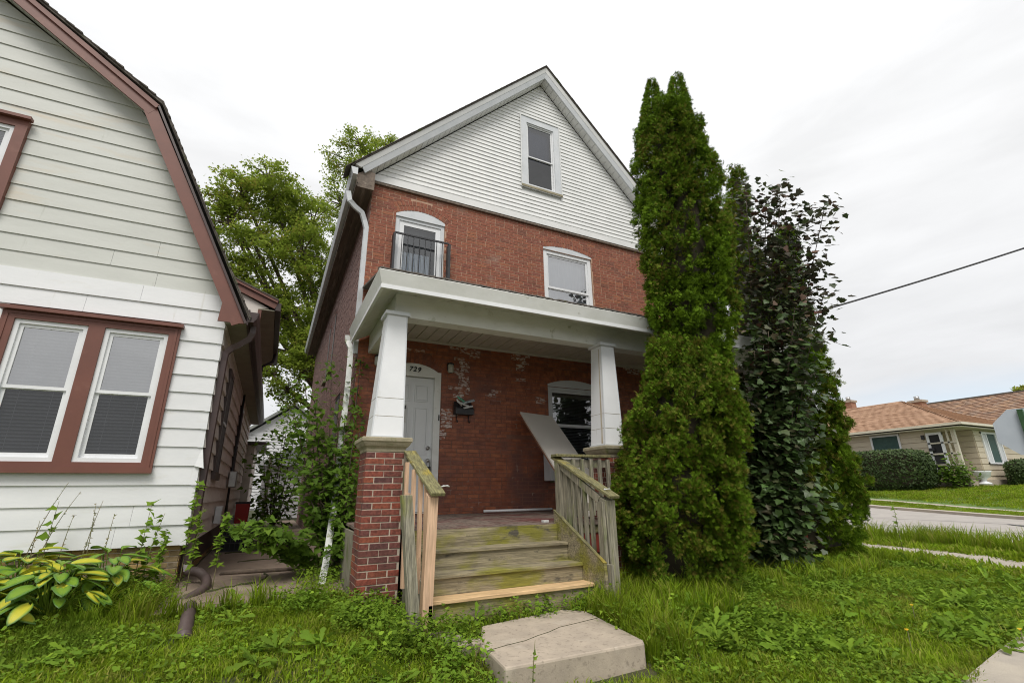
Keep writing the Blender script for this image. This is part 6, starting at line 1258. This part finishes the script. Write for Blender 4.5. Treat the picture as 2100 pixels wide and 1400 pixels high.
def seed_stalk(x, y, h, lean, lab, leaves=8, m_=M['stem'], seed=0, name="weed", lsize=.05, grp="tall weeds against the white siding"):
    rs = np.random.RandomState(seed); zg = float(gz(x, y)); t = thing(name, lab, "weed", (x, y, zg), grp); pts = [Vector((x+lean*k/5*(k/5), y, zg+h*k/5)) for k in range(6)]; MB().tube(pts, [.006, .005, .004, .004, .003, .002], 5).build("stem", m_, t)
    n = leaves; k = rs.uniform(.3, 1, n); P_ = np.array([(x+lean*q*q, y, zg+h*q) for q in k]); fw_2 = rs.normal(size=(n, 3)); fw_2[:, 2] = .3; v, f = scatter(LEAF3[0], LEAF3[1], P_, np.array([0, -.5, 1])+rs.normal(size=(n, 3))*.4, fw_2, lsize*rs.uniform(.6, 1.3, n)); npmesh("leaves", v, f, M['weed'] if lsize > .03 else M['stem'], t, np.repeat(rs.rand(n), 4))
for i, (px, h, ln_, lf, ls, lab) in enumerate(((40, 1.15, .22, 26, .022, "leftmost dried flower stalk leaning right over the hostas"), (65, 1.05, .25, 26, .022, "second dried stalk leaning right over the hostas"), (55, .75, .0, 22, .03, "short seed stalk rising behind the left hosta"), (80, .95, .02, 14, .11, "dark stemmed weed with broad leaves above the hostas"), (112, .8, .05, 22, .025, "thin drooping seed stalk above the middle hosta"), (160, .95, .08, 26, .025, "pinkish dried stalk in the middle of the siding"), (172, .92, -.03, 26, .025, "twin dried stalk beside the pinkish one"), (205, .8, .02, 22, .028, "grey seed stalk right of the pinkish stalks"), (280, .95, .02, 26, .10, "broad-leaved green weed before the tan foundation"), (295, .85, .10, 22, .10, "lower green weed before the tan foundation"))):
    p = at(px, 1165, y=7.3); seed_stalk(p[0], 7.3, h, ln_, lab, lf, seed=i, lsize=ls)
for i, (x, y, h, lab) in enumerate(((-.82, 7.35, 1.25, "tall spiky weed against the neighbour's downspout"), (-.72, 7.2, .95, "leafy weed in front of the neighbour's downspout"), (-.45, 7.1, .9, "slender pale weed at the edge of the path"), (-1.05, 7.2, .7, "low leafy weed left of the neighbour's downspout"))): seed_stalk(x, y, h, .03, lab, 60, seed=50+i, lsize=.08, grp="weeds round the neighbour's downspout")
seed_stalk(1.80, 3.36, .40, .03, "small sprig growing up the front of the concrete slab", 10, seed=60, lsize=.05, grp=None); pass
pass
seed_stalk(9.3, 4.6, .9, .05, "tall spiky weed before the broad arborvitae", 30, seed=63, lsize=.06, grp=None)
for i, (px, py) in enumerate(((1860, 1293), (1870, 1242), (2092, 1292))):
    p = at(px, py, z=.1); z_ = float(gz(p[0], p[1])); f_ = thing("dandelion", ("yellow dandelion lowest in the right-hand grass", "yellow dandelion highest in the right-hand grass", "orange-yellow flower by the pavement edge")[i], "flower", (p[0], p[1], z_), "yellow flowers in the grass")
    MB().tube([(p[0], p[1], z_), (p[0]+.01, p[1], p[2])], .003, 5).build("stem", M['stem'], f_); mb = MB()
    for k in range(12): a = k*.5236; mb.add([(p[0], p[1], p[2]), (p[0]+.013*math.cos(a-.2), p[1]+.013*math.sin(a-.2), p[2]+.012), (p[0]+.018*math.cos(a), p[1]+.018*math.sin(a), p[2]+.018), (p[0]+.013*math.cos(a+.2), p[1]+.013*math.sin(a+.2), p[2]+.012)], [(0, 1, 2), (0, 2, 3)])
    mb.build("petals", M['yellow'], f_)

# ---------------------------------------------------------------- grass and ground cover
src = bpy.data.collections.new("grass_sources")
def src_obj(name, V, F, m_, tint): 
    ob = npmesh(name, V, F, m_, None, tint); COL.objects.unlink(ob); return ob
def tuft(n, h, rad, seed, lean=.5, w=.0032):
    rs = np.random.RandomState(seed); V_ = []; F_ = []; T_ = []
    for i in range(n):
        a = rs.rand()*6.283; r_ = rad*math.sqrt(rs.rand()); x, y = r_*math.cos(a), r_*math.sin(a); L_ = h*rs.uniform(.45, 1.15); la = rs.rand()*6.283; ln_ = L_*lean*rs.uniform(.2, 1.3); wa = la+1.57; ww = w*rs.uniform(.7, 1.4); b = len(V_); dx, dy = math.cos(wa)*ww, math.sin(wa)*ww
        lx, ly = math.cos(la)*ln_, math.sin(la)*ln_
        V_ += [(x-dx, y-dy, -.01), (x+dx, y+dy, -.01), (x+lx*.3-dx*.9, y+ly*.3-dy*.9, L_*.55), (x+lx*.3+dx*.9, y+ly*.3+dy*.9, L_*.55), (x+lx, y+ly, L_*(1-.25*lean))]; F_ += [(b, b+1, b+3), (b, b+3, b+2), (b+2, b+3, b+4)]; T_ += [rs.rand()*.5]*3
    return np.array(V_), np.array(F_), np.array(T_)
def weedpatch(n, size, rad, h, leaf, seed):
    rs = np.random.RandomState(seed); a = rs.rand(n)*6.283; r_ = rad*np.sqrt(rs.rand(n)); P_ = np.stack([r_*np.cos(a), r_*np.sin(a), rs.uniform(.15, 1, n)*h], 1); fw_2 = np.stack([np.cos(a), np.sin(a), rs.uniform(-.1, .7, n)], 1)+rs.normal(size=(n, 3))*.3
    v, f = scatter(leaf[0], leaf[1], P_, np.array([0, 0, 1.0])+rs.normal(size=(n, 3))*.4, fw_2, size*rs.uniform(.5, 1.2, n)); return v, f, np.repeat(rs.rand(n)*.6, len(leaf[1]))
CLOVER = (np.array([(0, 0, 0), (.5, .1, .05), (.45, .55, 0), (0, .75, 0), (-.45, .55, 0), (-.5, .1, .05)]), tri([(0, 1, 2), (0, 2, 3), (0, 3, 4), (0, 4, 5)]))
DAND = (np.array([(0, 0, 0), (.10, .25, .02), (.05, .3, 0), (.16, .55, .02), (.08, .6, 0), (.17, .82, 0), (0, 1.05, -.08), (-.17, .82, 0), (-.08, .6, 0), (-.16, .55, .02), (-.05, .3, 0), (-.10, .25, .02)]), tri([(0, 1, 2), (0, 2, 10), (0, 10, 11), (2, 3, 4), (2, 4, 8), (2, 8, 10), (8, 9, 10), (4, 5, 6), (4, 6, 8), (8, 6, 7)]))
sets = {'short': [tuft(34, .058, .11, s, .8) for s in range(4)], 'long': [tuft(30, .17, .10, 20+s, .8, .0038) for s in range(4)], 'tall': [tuft(22, .34, .06, 30+s, .75, .0042) for s in range(3)],
        'clover': [weedpatch(16, .028, .10, .06, CLOVER, 40+s) for s in range(3)], 'broad': [weedpatch(14, .15, .05, .09, DAND, 50+s) for s in range(3)], 'herb': [weedpatch(40, .042, .14, .20, (LEAF3, CLOVER, DAND)[s % 3], 60+s) for s in range(5)], 'far': [tuft(26, .10, .22, 70+s, .6, .010) for s in range(3)]}
cols = {}
for k, L_ in sets.items():
    c = bpy.data.collections.new("source_"+k)
    for i, (v, f, t) in enumerate(L_): c.objects.link(src_obj("tuft_source", v, f, M['grass'] if k in ('short', 'long', 'tall', 'far') else M['weed'], t))
    cols[k] = c
def gn_scatter(name, pts, coll, smin, smax, label):
    me = bpy.data.meshes.new(name); me.vertices.add(len(pts)); me.vertices.foreach_set("co", pts.astype(np.float32).ravel()); me.update(); ob = bpy.data.objects.new(name, me); COL.objects.link(ob); tag(ob, label, kind='stuff')
    ng = bpy.data.node_groups.new(name, 'GeometryNodeTree'); ng.interface.new_socket("Geometry", in_out='INPUT', socket_type='NodeSocketGeometry'); ng.interface.new_socket("Geometry", in_out='OUTPUT', socket_type='NodeSocketGeometry'); N, L = ng.nodes, ng.links
    gi, go = N.new("NodeGroupInput"), N.new("NodeGroupOutput"); ci = N.new("GeometryNodeCollectionInfo"); ci.inputs["Collection"].default_value = coll; ci.inputs["Separate Children"].default_value = True; ci.inputs["Reset Children"].default_value = True
    ip = N.new("GeometryNodeInstanceOnPoints"); ip.inputs["Pick Instance"].default_value = True
    rv = N.new("FunctionNodeRandomValue"); rv.data_type = 'FLOAT_VECTOR'; rv.inputs[0].default_value = (-.18, -.18, 0); rv.inputs[1].default_value = (.18, .18, 6.283)
    rf = N.new("FunctionNodeRandomValue"); rf.data_type = 'FLOAT'; rf.inputs[2].default_value = smin; rf.inputs[3].default_value = smax; rf.inputs["Seed"].default_value = 3
    ri = N.new("FunctionNodeRandomValue"); ri.data_type = 'INT'; ri.inputs[4].default_value = 0; ri.inputs[5].default_value = 20; ri.inputs["Seed"].default_value = 9
    L.new(gi.outputs[0], ip.inputs["Points"]); L.new(ci.outputs[0], ip.inputs["Instance"]); L.new(rv.outputs[0], ip.inputs["Rotation"]); L.new(rf.outputs[1], ip.inputs["Scale"]); L.new(ri.outputs[2], ip.inputs["Instance Index"]); L.new(ip.outputs[0], go.inputs[0])
    md = ob.modifiers.new("scatter", 'NODES'); md.node_group = ng; return ob
def in_poly(x, y, poly):
    ins = np.zeros(len(x), bool); n = len(poly)
    for i in range(n):
        (x0, y0), (x1, y1) = poly[i], poly[(i+1) % n]; c = ((y0 > y) != (y1 > y)) & (x < (x1-x0)*(y-y0)/(y1-y0+1e-12)+x0); ins ^= c
    return ins
slab_poly = [(1.61, 3.38), (2.98, 3.36), (3.16, 4.64), (2.97, 4.84), (1.93, 4.66), (1.68, 4.1)]
def keep(x, y):
    k = ~in_poly(x, y, slab_poly); k &= ~((x > .92) & (x < 8.75) & (y > PF-.05)); k &= ~((x > 1.33) & (x < 3.6) & (y > 4.78) & (y < 5.8)); k &= ~((x < LX-.0) & (y > LY-.0)); k &= ~((x > LX) & (x < 1.0) & (y > 6.35+.10*np.sin(x*9)))
    k &= ~((y < np.interp(x, [-30, 4.5, 6.2, 9.3], [1.95, 2.11, 2.30, 2.45])+.04*np.sin(x*5)) & (y > .45) & (x < 9.2)); ex_ = np.interp(y, [p[1] for p in swn], [p[0] for p in swn]); k &= ~((x > ex_+.10*np.sin(y*5)) & (x < ex_+1.08)); nr_ = np.interp(y, [p[1] for p in near], [p[0] for p in near]); k &= x < nr_-.1
    return k
def pts_in(n, x0, x1, y0, y1, dens=None, seed=0):
    rs = np.random.RandomState(seed); x = rs.uniform(x0, x1, n); y = rs.uniform(y0, y1, n); k = keep(x, y)
    if dens is not None: k &= rs.rand(n) < dens(x, y)
    x, y = x[k], y[k]; return np.stack([x, y, gz(x, y)], 1)
from mathutils import noise as mnoise
def pn(x, y, s, o_): return np.array([mnoise.noise((a*s+o_, b*s, o_)) for a, b in zip(x, y)])
A_ = pts_in(9500, -4, 3, 2.0, 7.4, None, 1); B_ = pts_in(9000, 3, 9.5, 2.0, 8.0, None, 2)
gn_scatter("short_grass", np.concatenate([A_, B_]), cols['short'], .7, 1.35, "short green lawn grass in the front yard")
gn_scatter("long_grass", np.concatenate([pts_in(6500, 3.0, 9.6, 2.0, 8, lambda x, y: np.clip(.3+pn(x, y, .8, 3)*1.3, 0, 1), 3), pts_in(1100, -4, 3, 2.4, 6.6, lambda x, y: np.clip(pn(x, y, 1.1, 5)*1.6, 0, .8), 4)]), cols['long'], .35, .85, "longer unmown grass on the right of the steps")
gn_scatter("tall_grass", np.concatenate([pts_in(260, 3.15, 4.9, 4.0, 5.5, None, 5), pts_in(160, 3.0, 3.5, 3.5, 5.0, None, 6), pts_in(120, 3.5, 9.5, 4.3, 5.2, None, 16), pts_in(200, -1.6, 1.2, 6.0, 7.2, None, 17)]), cols['tall'], .55, 1.1, "tall arching grass beside the right stair post")
gn_scatter("clover", np.concatenate([pts_in(5500, -4, 3, 2.0, 7.2, lambda x, y: np.clip(.3+pn(x, y, 1.3, 9)*1.5, 0, 1), 7), pts_in(14000, 3, 9.5, 2, 7.6, lambda x, y: np.clip(.5+pn(x, y, 1.0, 12)*1.6, 0, 1), 8)]), cols['clover'], .8, 1.5, "clover and creeping weeds mixed into the lawn")
gn_scatter("dandelion_leaves", np.concatenate([pts_in(420, -4, 3, 2.2, 6.4, lambda x, y: np.clip(.3+pn(x, y, 1.1, 22)*1.4, 0, 1), 9), pts_in(1500, 3, 9.3, 2, 6.6, lambda x, y: np.clip(.3+pn(x, y, 1.1, 32)*1.4, 0, 1), 10)]), cols['broad'], .5, 1.15, "jagged broadleaf weeds in the lawn")
H = [pts_in(45, 1.0, 1.75, 4.15, 4.66, None, 11), pts_in(70, .75, 1.35, 4.9, 5.62, None, 12), pts_in(45, 2.95, 3.5, 3.5, 4.75, None, 14), pts_in(60, .3, 1.0, 5.6, 6.6, None, 15), pts_in(120, -1.55, -.5, 6.5, 7.5, None, 18), pts_in(30, 1.25, 1.7, 3.5, 4.2, None, 19), pts_in(120, 3.4, 9, 3, 4.6, lambda x, y: np.clip(pn(x, y, 1.2, 44)*2, 0, 1), 20), pts_in(50, .55, 1.0, 6.6, 7.9, None, 23)]
xx = R.uniform(.55, 1.0, 60); yy = R.uniform(6.5, 8.2, 60); H.append(np.stack([xx, yy, gz(xx, yy)], 1)); xx = R.uniform(1.9, 3.4, 34); yy = R.uniform(4.70, 4.84, 34); H.append(np.stack([xx, yy, gz(xx, yy)-.05], 1))
gn_scatter("weeds", np.concatenate(H), cols['herb'], .6, 1.2, "dense leafy weeds round the steps, pier and path")
Fp = [pts_in(14000, 9.2, 14.2, -1, 13, None, 21), pts_in(3000, 9.2, 14.5, 13, 24, None, 26), pts_in(5000, 6, 12.5, 7.5, 24, None, 22)]
gn_scatter("verge_grass", np.concatenate(Fp), cols['far'], .7, 1.4, "grass along the side street and its pavement")
rs = np.random.RandomState(9); x = rs.uniform(19, 29, 9000); y = rs.uniform(2, 20, 9000); fx = np.interp(y, [p[1] for p in far], [p[0] for p in far]); k = (x > fx+2.1) & (x < 27.2)
gn_scatter("far_lawn_grass", np.stack([x[k], y[k], gz(x[k], y[k])+.04], 1), cols['far'], .6, 1.0, "mown grass of the lawn across the street")
rs = np.random.RandomState(19); y = rs.uniform(2, 22, 3500); fx = np.interp(y, [p[1] for p in far], [p[0] for p in far]); x = fx+rs.uniform(.25, 1.48, 3500)
gn_scatter("far_verge_grass", np.stack([x, y, gz(x, y)+.04], 1), cols['far'], .35, .6, "short bright grass between the far kerb and pavement")
gn_scatter("verge_weeds", pts_in(260, 11.6, 12.8, 2.5, 8, None, 25), cols['tall'], .9, 1.5, "tall thin seeding weeds along the kerb")
gv = MB(); rs = np.random.RandomState(3)
for i in range(420):
    x, y = rs.uniform(-1.5, -.95), rs.uniform(6.75, 7.45); r_ = rs.uniform(.008, .02); z_ = float(gz(x, y))+.01; v = unit(6, rs)*r_+np.array([x, y, z_]); gv.add([(x-r_, y, z_), (x, y-r_, z_), (x+r_, y, z_), (x, y+r_, z_), (x, y, z_+r_), (x, y, z_-r_)], [(0, 1, 4), (1, 2, 4), (2, 3, 4), (3, 0, 4)])
gv.build("gravel", M['gravel'], kind='stuff', label="patch of crushed white stone by the neighbour's foundation")
